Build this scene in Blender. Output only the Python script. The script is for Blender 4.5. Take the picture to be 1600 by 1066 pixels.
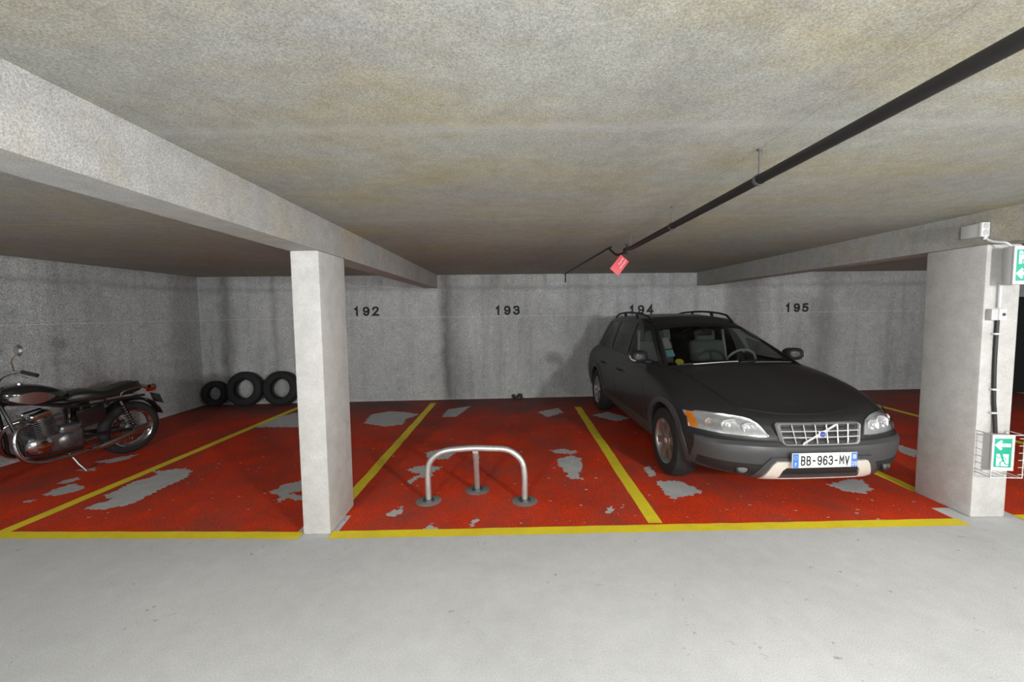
import bpy, bmesh, math, random
from mathutils import Vector, Matrix
from mathutils.geometry import tessellate_polygon
from mathutils.bvhtree import BVHTree
PI = math.pi
random.seed(7)
for o in list(bpy.data.objects): bpy.data.objects.remove(o)
SC = bpy.context.scene
COL = SC.collection

# ------------------------------------------------------------------ camera
CAM_H, FPX = 1.64, 656.0
PITCH, ROLL = math.radians(3.94), math.radians(-0.747)
cd = bpy.data.cameras.new('camera'); cam = bpy.data.objects.new('camera', cd); COL.objects.link(cam)
cd.sensor_width = 36.0; cd.lens = FPX / 1600 * 36; cd.clip_start = 0.05; cd.clip_end = 200
fw = Vector((0, math.cos(PITCH), -math.sin(PITCH))); r0 = Vector((1, 0, 0)); u0 = r0.cross(fw)
rr = r0 * math.cos(ROLL) + u0 * math.sin(ROLL); uu = -r0 * math.sin(ROLL) + u0 * math.cos(ROLL)
cam.matrix_world = Matrix(((rr.x, uu.x, -fw.x, 0), (rr.y, uu.y, -fw.y, 0), (rr.z, uu.z, -fw.z, CAM_H), (0, 0, 0, 1)))
SC.camera = cam

# ------------------------------------------------------------------ world, lamps, exposure
w = bpy.data.worlds.new('garage_world'); SC.world = w; w.use_nodes = True
w.node_tree.nodes['Background'].inputs[0].default_value = (0.9, 0.95, 1.0, 1)
w.node_tree.nodes['Background'].inputs[1].default_value = 0.09
SC.view_settings.view_transform = 'Standard'; SC.view_settings.look = 'None'
SC.view_settings.gamma = 1.0; SC.view_settings.use_curve_mapping = False
SC.view_settings.exposure = 1.0

def lamp(name, loc, power, size, color=(1, 0.985, 0.955)):
    # a bare fluorescent batten: a point-like light with the tube's softness, it shines up as well as down
    l = bpy.data.lights.new(name, 'POINT'); l.energy = power; l.shadow_soft_size = size; l.color = color
    o = bpy.data.objects.new(name, l); COL.objects.link(o); o.location = loc
    return o
lamp('aisle_lamp', (2.9, -1.3, 1.80), 300, 0.14)
lamp('aisle_lamp', (-2.0, -3.3, 1.80), 330, 0.2)
lamp('aisle_lamp', (7.5, -1.6, 1.80), 170, 0.22)
lamp('camera_flash', (0.05, -0.25, 1.75), 40, 0.06, (1, 1, 1))

# ------------------------------------------------------------------ materials
def nmat(name):
    m = bpy.data.materials.new(name); m.use_nodes = True
    nt = m.node_tree; return m, nt, nt.nodes['Principled BSDF']
def N(nt, typ, **kw):
    n = nt.nodes.new(typ)
    for k, v in kw.items():
        if k in n.inputs: n.inputs[k].default_value = v
        else: setattr(n, k, v)
    return n
def L(nt, a, b): nt.links.new(a, b)
def mixc(nt, fac, a, b, blend='MIX'):
    n = nt.nodes.new('ShaderNodeMix'); n.data_type = 'RGBA'; n.blend_type = blend
    for sock, v in ((n.inputs[0], fac), (n.inputs[6], a), (n.inputs[7], b)):
        if hasattr(v, 'links'): L(nt, v, sock)
        else: sock.default_value = v if not isinstance(v, tuple) or len(v) == 4 else (*v, 1)
    return n.outputs[2]
def ramp(nt, src, p0, p1, c0=(0, 0, 0, 1), c1=(1, 1, 1, 1)):
    r = nt.nodes.new('ShaderNodeValToRGB'); e = r.color_ramp.elements
    e[0].position, e[1].position = p0, p1; e[0].color, e[1].color = c0, c1
    L(nt, src, r.inputs[0]); return r.outputs[0]
def math_(nt, op, a, b=None):
    n = nt.nodes.new('ShaderNodeMath'); n.operation = op
    for i, v in enumerate((a, b)):
        if v is None: continue
        if hasattr(v, 'links'): L(nt, v, n.inputs[i])
        else: n.inputs[i].default_value = v
    return n.outputs[0]
def pos(nt, scale=(1, 1, 1)):
    g = nt.nodes.new('ShaderNodeNewGeometry'); m = nt.nodes.new('ShaderNodeMapping')
    m.inputs['Scale'].default_value = scale; L(nt, g.outputs['Position'], m.inputs[0]); return m.outputs[0]
def noise(nt, vec, scale, detail=4, rough=0.6):
    n = N(nt, 'ShaderNodeTexNoise', Scale=scale, Detail=detail, Roughness=rough); L(nt, vec, n.inputs['Vector']); return n.outputs[0]
def plain(name, c, rough=0.5, metal=0.0, var=0.12, scale=30, bump=0.0, coat=0.0, spec=0.5):
    m, nt, b = nmat(name)
    n = noise(nt, pos(nt), scale)
    col = mixc(nt, n, tuple(v * (1 - var) for v in c), tuple(min(1, v * (1 + var)) for v in c))
    L(nt, col, b.inputs['Base Color']); b.inputs['Roughness'].default_value = rough
    b.inputs['Metallic'].default_value = metal; b.inputs['Coat Weight'].default_value = coat
    b.inputs['Specular IOR Level'].default_value = spec
    if bump:
        bp = N(nt, 'ShaderNodeBump', Strength=bump, Distance=0.01); L(nt, n, bp.inputs['Height']); L(nt, bp.outputs[0], b.inputs['Normal'])
    return m
def concrete(name, c, stain, warm=None, streak=0.0, grain=0.25, lines=None, stain_amt=0.6, rough=0.9, spots=False, bands=(), gscale=140, midc=0.14):
    m, nt, b = nmat(name); p = pos(nt)
    col = mixc(nt, ramp(nt, noise(nt, p, 0.9, 6, 0.65), 0.38, 0.66), (*c, 1), (*stain, 1))
    if warm: col = mixc(nt, ramp(nt, noise(nt, pos(nt, (0.7, 1.6, 1)), 1.3, 5, 0.7), 0.45, 0.7), col, (*warm, 1))
    if streak:
        s = ramp(nt, noise(nt, pos(nt, (2.6, 2.6, 0.22)), 2.2, 5, 0.6), 0.5, 0.72)
        col = mixc(nt, math_(nt, 'MULTIPLY', s, streak), col, tuple(v * 0.42 for v in c) + (1,))
    mid = ramp(nt, noise(nt, p, 9, 5, 0.7), 0.3, 0.75, (1 - midc,) * 3 + (1,), (1 + midc * .8,) * 3 + (1,))
    col = mixc(nt, 1.0, col, mid, 'MULTIPLY')
    g = ramp(nt, noise(nt, p, gscale, 2, 0.8), 0.32, 0.68, (1 - grain,) * 3 + (1,), (1 + grain,) * 3 + (1,))
    col = mixc(nt, 1.0, col, g, 'MULTIPLY')
    sep = nt.nodes.new('ShaderNodeSeparateXYZ'); L(nt, pos(nt), sep.inputs[0])
    wob = noise(nt, pos(nt, (1, 1, 1)), 3.0, 4, 0.6)
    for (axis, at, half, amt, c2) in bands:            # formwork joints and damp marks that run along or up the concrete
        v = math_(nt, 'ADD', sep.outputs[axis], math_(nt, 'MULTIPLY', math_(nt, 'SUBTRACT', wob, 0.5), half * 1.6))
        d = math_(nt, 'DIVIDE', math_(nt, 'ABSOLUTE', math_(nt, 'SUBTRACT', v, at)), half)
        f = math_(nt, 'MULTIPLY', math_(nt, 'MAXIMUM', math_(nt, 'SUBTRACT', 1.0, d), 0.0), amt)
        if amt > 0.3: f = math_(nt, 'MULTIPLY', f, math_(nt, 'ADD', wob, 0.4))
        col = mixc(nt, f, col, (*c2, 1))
    if spots:
        pk = ramp(nt, noise(nt, p, 2.3, 3, 0.6), 0.5, 0.62); s = ramp(nt, noise(nt, p, 13, 4, 0.65), 0.635, 0.69); col = mixc(nt, math_(nt, 'MULTIPLY', math_(nt, 'MULTIPLY', s, pk), 0.65), col, (0.08, 0.08, 0.08, 1))
        s = ramp(nt, noise(nt, pos(nt, (1.1, 0.9, 1)), 23, 4, 0.6), 0.735, 0.75); col = mixc(nt, math_(nt, 'MULTIPLY', s, 0.7), col, (0.8, 0.8, 0.8, 1))
    L(nt, col, b.inputs['Base Color']); b.inputs['Roughness'].default_value = rough
    b.inputs['Specular IOR Level'].default_value = 0.25
    bp = N(nt, 'ShaderNodeBump', Strength=0.25, Distance=0.004); L(nt, noise(nt, p, 60, 5, 0.7), bp.inputs['Height']); L(nt, bp.outputs[0], b.inputs['Normal'])
    return m
def emit(name, c, s):
    m, nt, b = nmat(name); b.inputs['Base Color'].default_value = (*c, 1)
    b.inputs['Emission Color'].default_value = (*c, 1); b.inputs['Emission Strength'].default_value = s
    return m
def glass(name, tint, refl=1.0):
    m, nt, b = nmat(name); nt.nodes.remove(b)
    t = N(nt, 'ShaderNodeBsdfTransparent', Color=(*tint, 1)); g = N(nt, 'ShaderNodeBsdfGlossy', Roughness=0.04)
    f = N(nt, 'ShaderNodeFresnel', IOR=1.45); mx = nt.nodes.new('ShaderNodeMixShader')
    L(nt, math_(nt, 'MULTIPLY', f.outputs[0], refl), mx.inputs[0]); L(nt, t.outputs[0], mx.inputs[1]); L(nt, g.outputs[0], mx.inputs[2])
    L(nt, mx.outputs[0], nt.nodes['Material Output'].inputs[0]); return m

M = {}
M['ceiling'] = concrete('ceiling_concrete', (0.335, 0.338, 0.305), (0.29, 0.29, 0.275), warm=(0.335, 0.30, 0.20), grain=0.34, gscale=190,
    bands=((1, 1.66, 0.06, 0.28, (0.46, 0.46, 0.45)), (1, 3.23, 0.012, 0.45, (0.50, 0.49, 0.46)), (0, 1.10, 0.006, 0.3, (0.12, 0.12, 0.11)), (1, 4.9, 0.10, 0.3, (0.36, 0.33, 0.28)), (1, 6.2, 0.2, 0.3, (0.28, 0.26, 0.23))))
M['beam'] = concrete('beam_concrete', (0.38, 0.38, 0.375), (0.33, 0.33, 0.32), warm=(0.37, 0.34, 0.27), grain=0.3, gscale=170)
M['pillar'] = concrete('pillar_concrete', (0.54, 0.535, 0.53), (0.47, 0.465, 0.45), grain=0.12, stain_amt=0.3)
M['wall'] = concrete('wall_concrete', (0.49, 0.515, 0.525), (0.40, 0.42, 0.43), streak=0.42, grain=0.55, gscale=95,
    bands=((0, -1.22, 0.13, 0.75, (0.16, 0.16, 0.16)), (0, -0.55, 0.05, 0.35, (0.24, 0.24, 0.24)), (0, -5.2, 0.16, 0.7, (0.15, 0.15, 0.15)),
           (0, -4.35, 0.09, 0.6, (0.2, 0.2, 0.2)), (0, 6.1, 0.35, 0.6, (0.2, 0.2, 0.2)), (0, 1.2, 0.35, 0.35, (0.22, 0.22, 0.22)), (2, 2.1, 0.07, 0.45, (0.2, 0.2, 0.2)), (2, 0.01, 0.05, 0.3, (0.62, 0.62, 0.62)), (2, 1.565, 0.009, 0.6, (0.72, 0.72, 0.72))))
M['floor'] = concrete('floor_concrete', (0.60, 0.61, 0.625), (0.53, 0.54, 0.555), grain=0.2, gscale=170, midc=0.06, spots=True)
M['bare'] = concrete('bare_concrete', (0.52, 0.53, 0.54), (0.45, 0.46, 0.47), grain=0.12)
def red_paint():
    m, nt, b = nmat('red_floor_paint'); p = pos(nt)
    col = mixc(nt, ramp(nt, noise(nt, p, 1.6, 6, 0.65), 0.35, 0.7), (0.72, 0.050, 0.010, 1), (0.46, 0.040, 0.015, 1))
    sep = nt.nodes.new('ShaderNodeSeparateXYZ'); L(nt, p, sep.inputs[0])
    dirt = ramp(nt, noise(nt, pos(nt, (0.8, 0.5, 1)), 2.2, 6, 0.7), 0.42, 0.68)
    col = mixc(nt, math_(nt, 'MULTIPLY', dirt, 0.55), col, (0.12, 0.075, 0.065, 1))
    far = ramp(nt, math_(nt, 'ADD', math_(nt, 'MULTIPLY', sep.outputs[1], .1), math_(nt, 'MULTIPLY', noise(nt, p, .9, 5, .6), .45)), .80, 1.0)   # tyre dust that has settled at the wall end of the bays
    col = mixc(nt, math_(nt, 'MULTIPLY', far, .8), col, (0.085, 0.078, 0.078, 1))
    g = ramp(nt, noise(nt, p, 100, 2, 0.8), 0.32, 0.68, (0.55, 0.55, 0.55, 1), (1.45, 1.45, 1.45, 1)); col = mixc(nt, 1.0, col, g, 'MULTIPLY')
    s = ramp(nt, noise(nt, p, 21, 3, 0.6), 0.74, 0.755); col = mixc(nt, math_(nt, 'MULTIPLY', s, 0.75), col, (0.5, 0.48, 0.46, 1))
    L(nt, col, b.inputs['Base Color']); b.inputs['Roughness'].default_value = 0.7; b.inputs['Specular IOR Level'].default_value = 0.12
    bp = N(nt, 'ShaderNodeBump', Strength=0.2, Distance=0.004); L(nt, noise(nt, p, 70, 4), bp.inputs['Height']); L(nt, bp.outputs[0], b.inputs['Normal'])
    return m
M['red'] = red_paint()
def yellow_paint():
    m, nt, b = nmat('yellow_line_paint'); p = pos(nt)
    col = mixc(nt, ramp(nt, noise(nt, p, 4, 6, 0.7), 0.35, 0.75), (0.88, 0.73, 0.02, 1), (0.75, 0.58, 0.025, 1))
    s = ramp(nt, noise(nt, p, 9, 5, 0.7), 0.70, 0.74); col = mixc(nt, math_(nt, 'MULTIPLY', s, 0.7), col, (0.45, 0.42, 0.33, 1))
    L(nt, col, b.inputs['Base Color']); b.inputs['Roughness'].default_value = 0.7; return m
M['yellow'] = yellow_paint()
M['black'] = plain('black_paint', (0.012, 0.012, 0.012), 0.7)
M['pipe'] = plain('black_pipe', (0.010, 0.010, 0.010), 0.55, var=0.4, scale=14)
M['rod'] = plain('dull_steel_rod', (0.10, 0.10, 0.10), 0.6, 0.3)
M['galv'] = plain('galvanised_steel', (0.60, 0.62, 0.62), 0.42, 0.75, var=0.25, scale=25)
M['darksteel'] = plain('dark_steel', (0.07, 0.07, 0.07), 0.5, 0.5)
M['patchc'] = concrete('anchor_concrete', (0.22, 0.22, 0.22), (0.15, 0.15, 0.15), grain=0.3)
M['tag'] = plain('red_tag_plastic', (0.62, 0.075, 0.10), 0.5, var=0.08)
M['white'] = plain('white_plastic', (0.62, 0.63, 0.64), 0.45, var=0.03)
M['greyplast'] = plain('grey_plastic', (0.48, 0.49, 0.50), 0.5, var=0.06)
M['conduit'] = plain('grey_conduit', (0.55, 0.56, 0.57), 0.45, var=0.05)
M['rubber'] = plain('tyre_rubber', (0.014, 0.014, 0.015), 0.8, var=0.4, scale=60, bump=0.2)
M['chrome'] = plain('chrome', (0.82, 0.82, 0.84), 0.2, 0.6, var=0.03)
M['alloy'] = plain('alloy_metal', (0.42, 0.42, 0.43), 0.32, 0.85, var=0.1)
M['paint'] = plain('dusty_black_car_paint', (0.023, 0.023, 0.0255), 0.42, 0.2, var=0.8, scale=120, coat=0.15)
M['clad'] = plain('dark_grey_bumper_plastic', (0.052, 0.052, 0.056), 0.40, var=0.2, scale=120)
M['blackplast'] = plain('black_plastic', (0.012, 0.012, 0.013), 0.5)
M['skid'] = plain('warm_silver_skid_plate', (0.66, 0.62, 0.58), 0.4, 0.15, var=0.06)
M['glass'] = glass('car_glass', (0.78, 0.84, 0.81), .7)
M['sideglass'] = glass('side_window_glass', (0.72, 0.78, 0.75), .7)
M['rearglass'] = glass('rear_privacy_glass', (0.30, 0.33, 0.32))
M['lens'] = glass('lamp_lens', (0.95, 0.96, 0.97))
M['reflector'] = plain('lamp_reflector', (0.66, 0.67, 0.68), 0.25, 0.6, var=0.25, scale=40)
M['amber'] = plain('amber_lens', (0.85, 0.25, 0.01), 0.25, var=0.08)
M['bulb'] = plain('orange_bulb', (0.75, 0.42, 0.30), 0.3)
M['foglens'] = plain('fog_lamp_glass', (0.22, 0.22, 0.23), 0.2, 0.5, var=0.3)
M['redlens'] = plain('red_lens', (0.4, 0.01, 0.01), 0.25)
M['blue'] = plain('blue_plate_band', (0.05, 0.20, 0.62), 0.5, var=0.03)
M['plate'] = plain('number_plate_white', (0.86, 0.87, 0.88), 0.5, var=0.02)
M['emblem'] = plain('emblem_blue', (0.03, 0.06, 0.30), 0.3)
M['cabin'] = plain('dark_cabin_trim', (0.030, 0.031, 0.031), 0.8, var=0.2)
M['seat'] = plain('grey_seat_fabric', (0.20, 0.215, 0.21), 0.85, var=0.12)
M['mirror'] = plain('mirror_glass', (0.75, 0.77, 0.78), 0.05, 1.0, var=0.0)
M['sticker'] = plain('pale_sticker', (0.55, 0.55, 0.60), 0.5)
M['cyan'] = plain('pale_blue_sticker', (0.30, 0.62, 0.72), 0.5)
M['yellowst'] = plain('yellow_sticker', (0.70, 0.62, 0.05), 0.5)
M['leather'] = plain('black_seat_leather', (0.012, 0.012, 0.012), 0.42, bump=0.1)
M['blackgloss'] = plain('black_enamel', (0.012, 0.012, 0.013), 0.15, coat=0.5)
M['silver'] = plain('silver_tank_paint', (0.40, 0.40, 0.41), 0.18, 0.9, coat=0.4)
M['enginealu'] = plain('engine_aluminium', (0.20, 0.20, 0.21), 0.35, 0.85, var=0.3)
M['bikechrome'] = plain('bike_chrome', (0.55, 0.55, 0.57), 0.14, 1.0, var=0.3, scale=20)
M['signgreen'] = emit('exit_sign_green', (0.006, 0.24, 0.15), 0.42)
M['signwhite'] = emit('exit_sign_white', (0.72, 0.98, 0.92), 0.62)
M['wire'] = plain('pale_wire', (0.66, 0.66, 0.66), 0.4, 0.4)
M['dirt'] = plain('dark_litter', (0.045, 0.042, 0.038), 0.9, var=0.4)
M['void'] = plain('dark_door_paint', (0.012, 0.012, 0.013), 0.8)

# ------------------------------------------------------------------ mesh builder
class MB:
    def __init__(s): s.bm = bmesh.new()
    def faces(s, vs, fs):
        v = [s.bm.verts.new(p) for p in vs]
        for f in fs:
            if len(set(f)) > 2:
                try: s.bm.faces.new([v[i] for i in f])
                except ValueError: pass
        return v
    def box(s, c, size, bev=0.0, rot=None, seg=2):
        t = bmesh.new(); bmesh.ops.create_cube(t, size=1)
        for v in t.verts: v.co = Vector((v.co.x * size[0], v.co.y * size[1], v.co.z * size[2]))
        if bev: bmesh.ops.bevel(t, geom=t.edges[:], offset=bev, segments=seg, profile=0.6, affect='EDGES')
        mt = Matrix.Translation(c) @ (rot.to_4x4() if rot else Matrix())
        s.merge(t, mt); return s
    def merge(s, t, mt=Matrix()):
        t.verts.index_update()
        v = [s.bm.verts.new(mt @ x.co) for x in t.verts]
        for f in t.faces:
            try: s.bm.faces.new([v[x.index] for x in f.verts])
            except ValueError: pass
        t.free()
    def tube(s, pts, r, n=10, cap=True, smooth=0):
        pts = [Vector(p) for p in pts]
        if smooth: pts = crom(pts, smooth)
        rs = r if isinstance(r, (list, tuple)) else [r] * len(pts)
        if len(rs) != len(pts): rs = [rs[0] + (rs[-1] - rs[0]) * i / (len(pts) - 1) for i in range(len(pts))]
        up = None; rings = []
        for i, p in enumerate(pts):
            d = (pts[min(i + 1, len(pts) - 1)] - pts[max(i - 1, 0)]).normalized()
            if up is None:
                a = Vector((0, 0, 1)) if abs(d.z) < 0.9 else Vector((1, 0, 0)); up = (a - d * a.dot(d)).normalized()
            else: up = (up - d * up.dot(d)).normalized()
            sd = d.cross(up)
            rings.append([p + (up * math.cos(2 * PI * k / n) + sd * math.sin(2 * PI * k / n)) * rs[i] for k in range(n)])
        s.loft(rings, True, cap); return s
    def loft(s, rings, closed=True, cap=False):
        n = len(rings[0]); vs = [p for r in rings for p in r]; fs = []
        for i in range(len(rings) - 1):
            for k in range(n if closed else n - 1):
                a, b = i * n + k, i * n + (k + 1) % n
                fs.append((a, b, b + n, a + n))
        if cap: fs += [tuple(range(n))[::-1], tuple(range((len(rings) - 1) * n, len(rings) * n))]
        s.faces(vs, fs); return s
    def lathe(s, prof, mt=Matrix(), n=32, close=False):
        # prof: (radius, along) pairs turned about local Z
        rings = [[mt @ Vector((r * math.cos(2 * PI * k / n), r * math.sin(2 * PI * k / n), z)) for k in range(n)] for r, z in prof]
        if close: rings.append(rings[0])
        s.loft(rings, True, False); return s
    def prism(s, outline, thick, mt=Matrix()):
        n = len(outline)
        vs = [mt @ Vector((x, y, 0)) for x, y in outline] + [mt @ Vector((x, y, thick)) for x, y in outline]
        fs = [tuple(range(n))[::-1], tuple(range(n, 2 * n))] + [(i, (i + 1) % n, n + (i + 1) % n, n + i) for i in range(n)]
        s.faces(vs, fs); return s
    def build(s, name, mat, parent=None, smooth=40, weld=True):
        if weld: bmesh.ops.remove_doubles(s.bm, verts=s.bm.verts[:], dist=1e-5)
        bmesh.ops.recalc_face_normals(s.bm, faces=s.bm.faces[:])
        me = bpy.data.meshes.new(name); s.bm.to_mesh(me); s.bm.free()
        for m in (mat if isinstance(mat, (list, tuple)) else [mat]): me.materials.append(m)
        if smooth:
            for p in me.polygons: p.use_smooth = True
            me.set_sharp_from_angle(angle=math.radians(smooth))
        o = bpy.data.objects.new(name, me); COL.objects.link(o)
        if parent: o.parent = parent
        return o
def crom(pts, k):
    out = []; P = [Vector(p) for p in pts]
    for i in range(len(P) - 1):
        a, b, c, d = P[max(i - 1, 0)], P[i], P[i + 1], P[min(i + 2, len(P) - 1)]
        for j in range(k):
            t = j / k
            out.append(0.5 * ((2 * b) + (c - a) * t + (2 * a - 5 * b + 4 * c - d) * t * t + (3 * b - a - 3 * c + d) * t ** 3))
    out.append(P[-1]); return out
def T(x, y, z): return Matrix.Translation((x, y, z))
def RX(a): return Matrix.Rotation(a, 4, 'X')
def RY(a): return Matrix.Rotation(a, 4, 'Y')
def RZ(a): return Matrix.Rotation(a, 4, 'Z')
def thing(name, label, cat, loc=(0, 0, 0), rot=(0, 0, 0), group=None):
    o = bpy.data.objects.new(name, None); COL.objects.link(o); o.location = loc; o.rotation_euler = rot
    o.empty_display_size = 0.1; tag(o, label, cat, group); return o
def tag(o, label, cat, group=None):
    o['label'] = label; o['category'] = cat
    if group: o['group'] = group
    return o
def struct(o): o['kind'] = 'structure'; return o
def text(name, body, size, mat, parent, mt, sx=1.0, bold=0.0, extrude=0.0005, spacing=1.0):
    c = bpy.data.curves.new(name, 'FONT'); c.body = body; c.size = 1.0; c.align_x = 'CENTER'; c.align_y = 'CENTER'
    c.offset = bold; c.extrude = extrude / size; c.space_character = spacing
    t = bpy.data.objects.new(name, c); COL.objects.link(t)
    bpy.context.view_layer.update()
    me = bpy.data.meshes.new_from_object(t.evaluated_get(bpy.context.evaluated_depsgraph_get()))
    bpy.data.objects.remove(t); bpy.data.curves.remove(c)
    me.transform(mt @ Matrix.Diagonal((sx * size, size, size, 1))); me.materials.clear(); me.materials.append(mat)
    o = bpy.data.objects.new(name, me); COL.objects.link(o); o.parent = parent
    return o
GLY = {
 '1': [[(.12, .76), (.30, .98), (.30, 0)]], '2': [[(.04, .74), (.08, .90), (.22, .98), (.38, .98), (.52, .90), (.54, .74), (.46, .56), (.04, .02), (.56, .02)]],
 '3': [[(.05, .80), (.12, .94), (.28, .98), (.44, .94), (.52, .80), (.50, .64), (.40, .54), (.24, .52)], [(.40, .54), (.53, .42), (.55, .24), (.46, .06), (.28, .01), (.12, .06), (.04, .22)]],
 '4': [[(.44, 0), (.44, .98), (.03, .28), (.60, .28)]],
 '5': [[(.52, .97), (.12, .97), (.08, .52), (.24, .62), (.40, .60), (.54, .46), (.55, .24), (.44, .05), (.26, .01), (.10, .06), (.03, .20)]],
 '6': [[(.52, .80), (.44, .94), (.28, .98), (.14, .92), (.05, .70), (.04, .30), (.12, .08), (.28, .01), (.46, .06), (.55, .24), (.53, .44), (.42, .56), (.26, .58), (.12, .50), (.05, .34)]],
 '9': [[(.06, .20), (.14, .06), (.30, .01), (.44, .08), (.53, .30), (.54, .70), (.46, .92), (.30, .98), (.12, .93), (.03, .76), (.05, .56), (.16, .44), (.32, .42), (.46, .50), (.53, .66)]],
 '0': [[(.29, .99), (.12, .92), (.04, .70), (.04, .30), (.12, .08), (.29, .01), (.46, .08), (.54, .30), (.54, .70), (.46, .92), (.29, .99)]],
 'B': [[(.06, 0), (.06, .98), (.32, .98), (.48, .90), (.50, .70), (.42, .56), (.30, .53), (.06, .53)], [(.30, .53), (.46, .46), (.54, .30), (.50, .10), (.34, 0), (.06, 0)]],
 'M': [[(.04, 0), (.04, .98), (.30, .36), (.56, .98), (.56, 0)]], 'V': [[(.02, .98), (.28, .02), (.54, .98)]], '-': [[(.12, .47), (.40, .47)]], 'F': [[(.06, 0), (.06, .98), (.50, .98)], [(.06, .52), (.42, .52)]]}
def lettering(name, body, h, mat, parent, mt, sx=1.0, weight=.17, gap=.82):
    # each character is drawn as a flat ribbon along its strokes
    m = MB(); n = len(body)
    for k, ch_ in enumerate(body):
        ox = (k - (n - 1) / 2) * gap - .29
        for st_ in GLY[ch_]:
            P = [Vector((x, y)) for x, y in st_]; hw = weight / 2; Lf_, Rt_ = [], []
            P = [Vector((p.x, p.y * (1 - weight) + hw)) for p in P]
            for i_, p in enumerate(P):
                d0 = (p - P[i_ - 1]).normalized() if i_ else (P[1] - p).normalized(); d1 = (P[i_ + 1] - p).normalized() if i_ < len(P) - 1 else d0
                n0, n1 = Vector((-d0.y, d0.x)), Vector((-d1.y, d1.x)); b_ = n0 + n1; b_ = b_ / max(.35, b_.length_squared) * 2 * hw
                q = p - d0 * hw * .9 if i_ == 0 and ch_ not in 'MVB' else (p + d0 * hw * .9 if i_ == len(P) - 1 and ch_ not in 'MVB' else p)
                Lf_.append(q + b_); Rt_.append(q - b_)
            f3 = lambda v, z: mt @ Vector(((v.x + ox) * h * sx, (v.y - .5) * h, z))
            m.loft([[f3(v, .0) for v in Lf_], [f3(v, .0008) for v in Lf_], [f3(v, .0008) for v in Rt_], [f3(v, .0) for v in Rt_]], False)
    return m.build(name, mat, parent, 0, weld=False)
def ray_floor(px, py):
    d = rr * ((px - 800) / FPX) - uu * ((py - 533) / FPX) + fw
    t = -CAM_H / d.z; return Vector((d.x * t, d.y * t, 0))

# ------------------------------------------------------------------ setting
CEIL = 2.345; BEAM = 2.10
def wallY(x): return 7.65 + (x + 5.68) * (8.30 - 7.65) / (8.17 + 5.68)
WA = math.atan2(8.30 - 7.65, 8.17 + 5.68)
struct((fl := MB().box((0.5, 2.5, -0.1), (24, 17, 0.2)).build('floor', M['floor'], smooth=0)))
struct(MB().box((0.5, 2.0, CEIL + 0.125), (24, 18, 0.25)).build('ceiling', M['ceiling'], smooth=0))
wb_c = Vector((2.0, wallY(2.0) + 0.1 / math.cos(WA), CEIL / 2))
wl = struct(MB().box((-5.78, 2.7, CEIL / 2), (0.2, 9.9, CEIL)).build('wall_left', M['wall'], smooth=0))
wb = struct(MB().box(wb_c, (15.5, 0.2, CEIL), rot=Matrix.Rotation(WA, 3, 'Z')).build('wall_back', M['wall'], smooth=0))
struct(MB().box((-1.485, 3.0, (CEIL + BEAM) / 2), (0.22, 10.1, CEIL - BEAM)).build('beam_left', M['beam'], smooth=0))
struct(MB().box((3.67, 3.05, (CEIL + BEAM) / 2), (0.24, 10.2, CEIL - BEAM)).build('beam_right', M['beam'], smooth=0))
struct(MB().box((-1.475, 3.265, BEAM / 2), (0.205, 0.47, BEAM), 0.016).build('pillar_left', M['pillar']))
struct(MB().box((3.675, 3.385, BEAM / 2), (0.27, 0.46, BEAM), 0.022).build('pillar_right', M['pillar']))
# the dark doorway at the far right with its lintel
struct(MB().box((10.5, 7.9, 0.9), (3.2, 0.12, 1.8), 0.01).build('door_1', M['void'], smooth=0))
struct(MB().box((10.5, 7.85, 2.07), (3.2, 0.25, 0.54)).build('lintel', M['wall'], smooth=0))

# painted floor: red bays, worn patches, yellow lines
MB().faces
rp = MB(); xs_ = [-5.68, -1.64, -1.33, 3.40, 3.92, 9.5]
for k in range(5):                                  # the paint stops short of the two pillar feet
    a, b = xs_[k], xs_[k + 1]; y0 = 3.32 if k in (1, 3) else 3.06
    rp.faces([(a, y0, 0.0015), (b, y0, 0.0015), (b, wallY(b), 0.0015), (a, wallY(a), 0.0015)], [(0, 1, 2, 3)])
rp.build('red_bay_paint', M['red'], fl, 0)
def strip(a, b, wd, name='bay_line'):
    a, b = Vector(a), Vector(b); d = (b - a).normalized(); nrm = Vector((-d.y, d.x)) * wd / 2
    n = max(2, int((b - a).length / 0.12)); L_, R_ = [], []
    for i in range(n + 1):
        p = a.lerp(b, i / n); j = random.uniform(-0.004, 0.004)
        L_.append((p.x + nrm.x + j, p.y + nrm.y + j, 0.003)); R_.append((p.x - nrm.x + j, p.y - nrm.y + j, 0.003))
    m = MB(); m.loft([L_, R_], False)
    return m.build(name, M['yellow'], fl, 0)
strip((-4.6, 3.10), (-1.585, 3.02), 0.10, 'front_line')
strip((-1.37, 3.02), (3.42, 3.09), 0.105, 'front_line')
strip((3.90, 3.13), (8.0, 3.2), 0.11, 'front_line')
strip((-3.93, 3.13), (-3.79, 7.35), 0.105)
strip((-1.468, 3.50), (-1.445, 7.55), 0.105)
strip((1.085, 3.13), (1.11, 7.1), 0.11)
strip((3.60, 3.62), (3.63, 7.3), 0.105)
strip((6.05, 3.2), (6.10, 7.4), 0.105)
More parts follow.
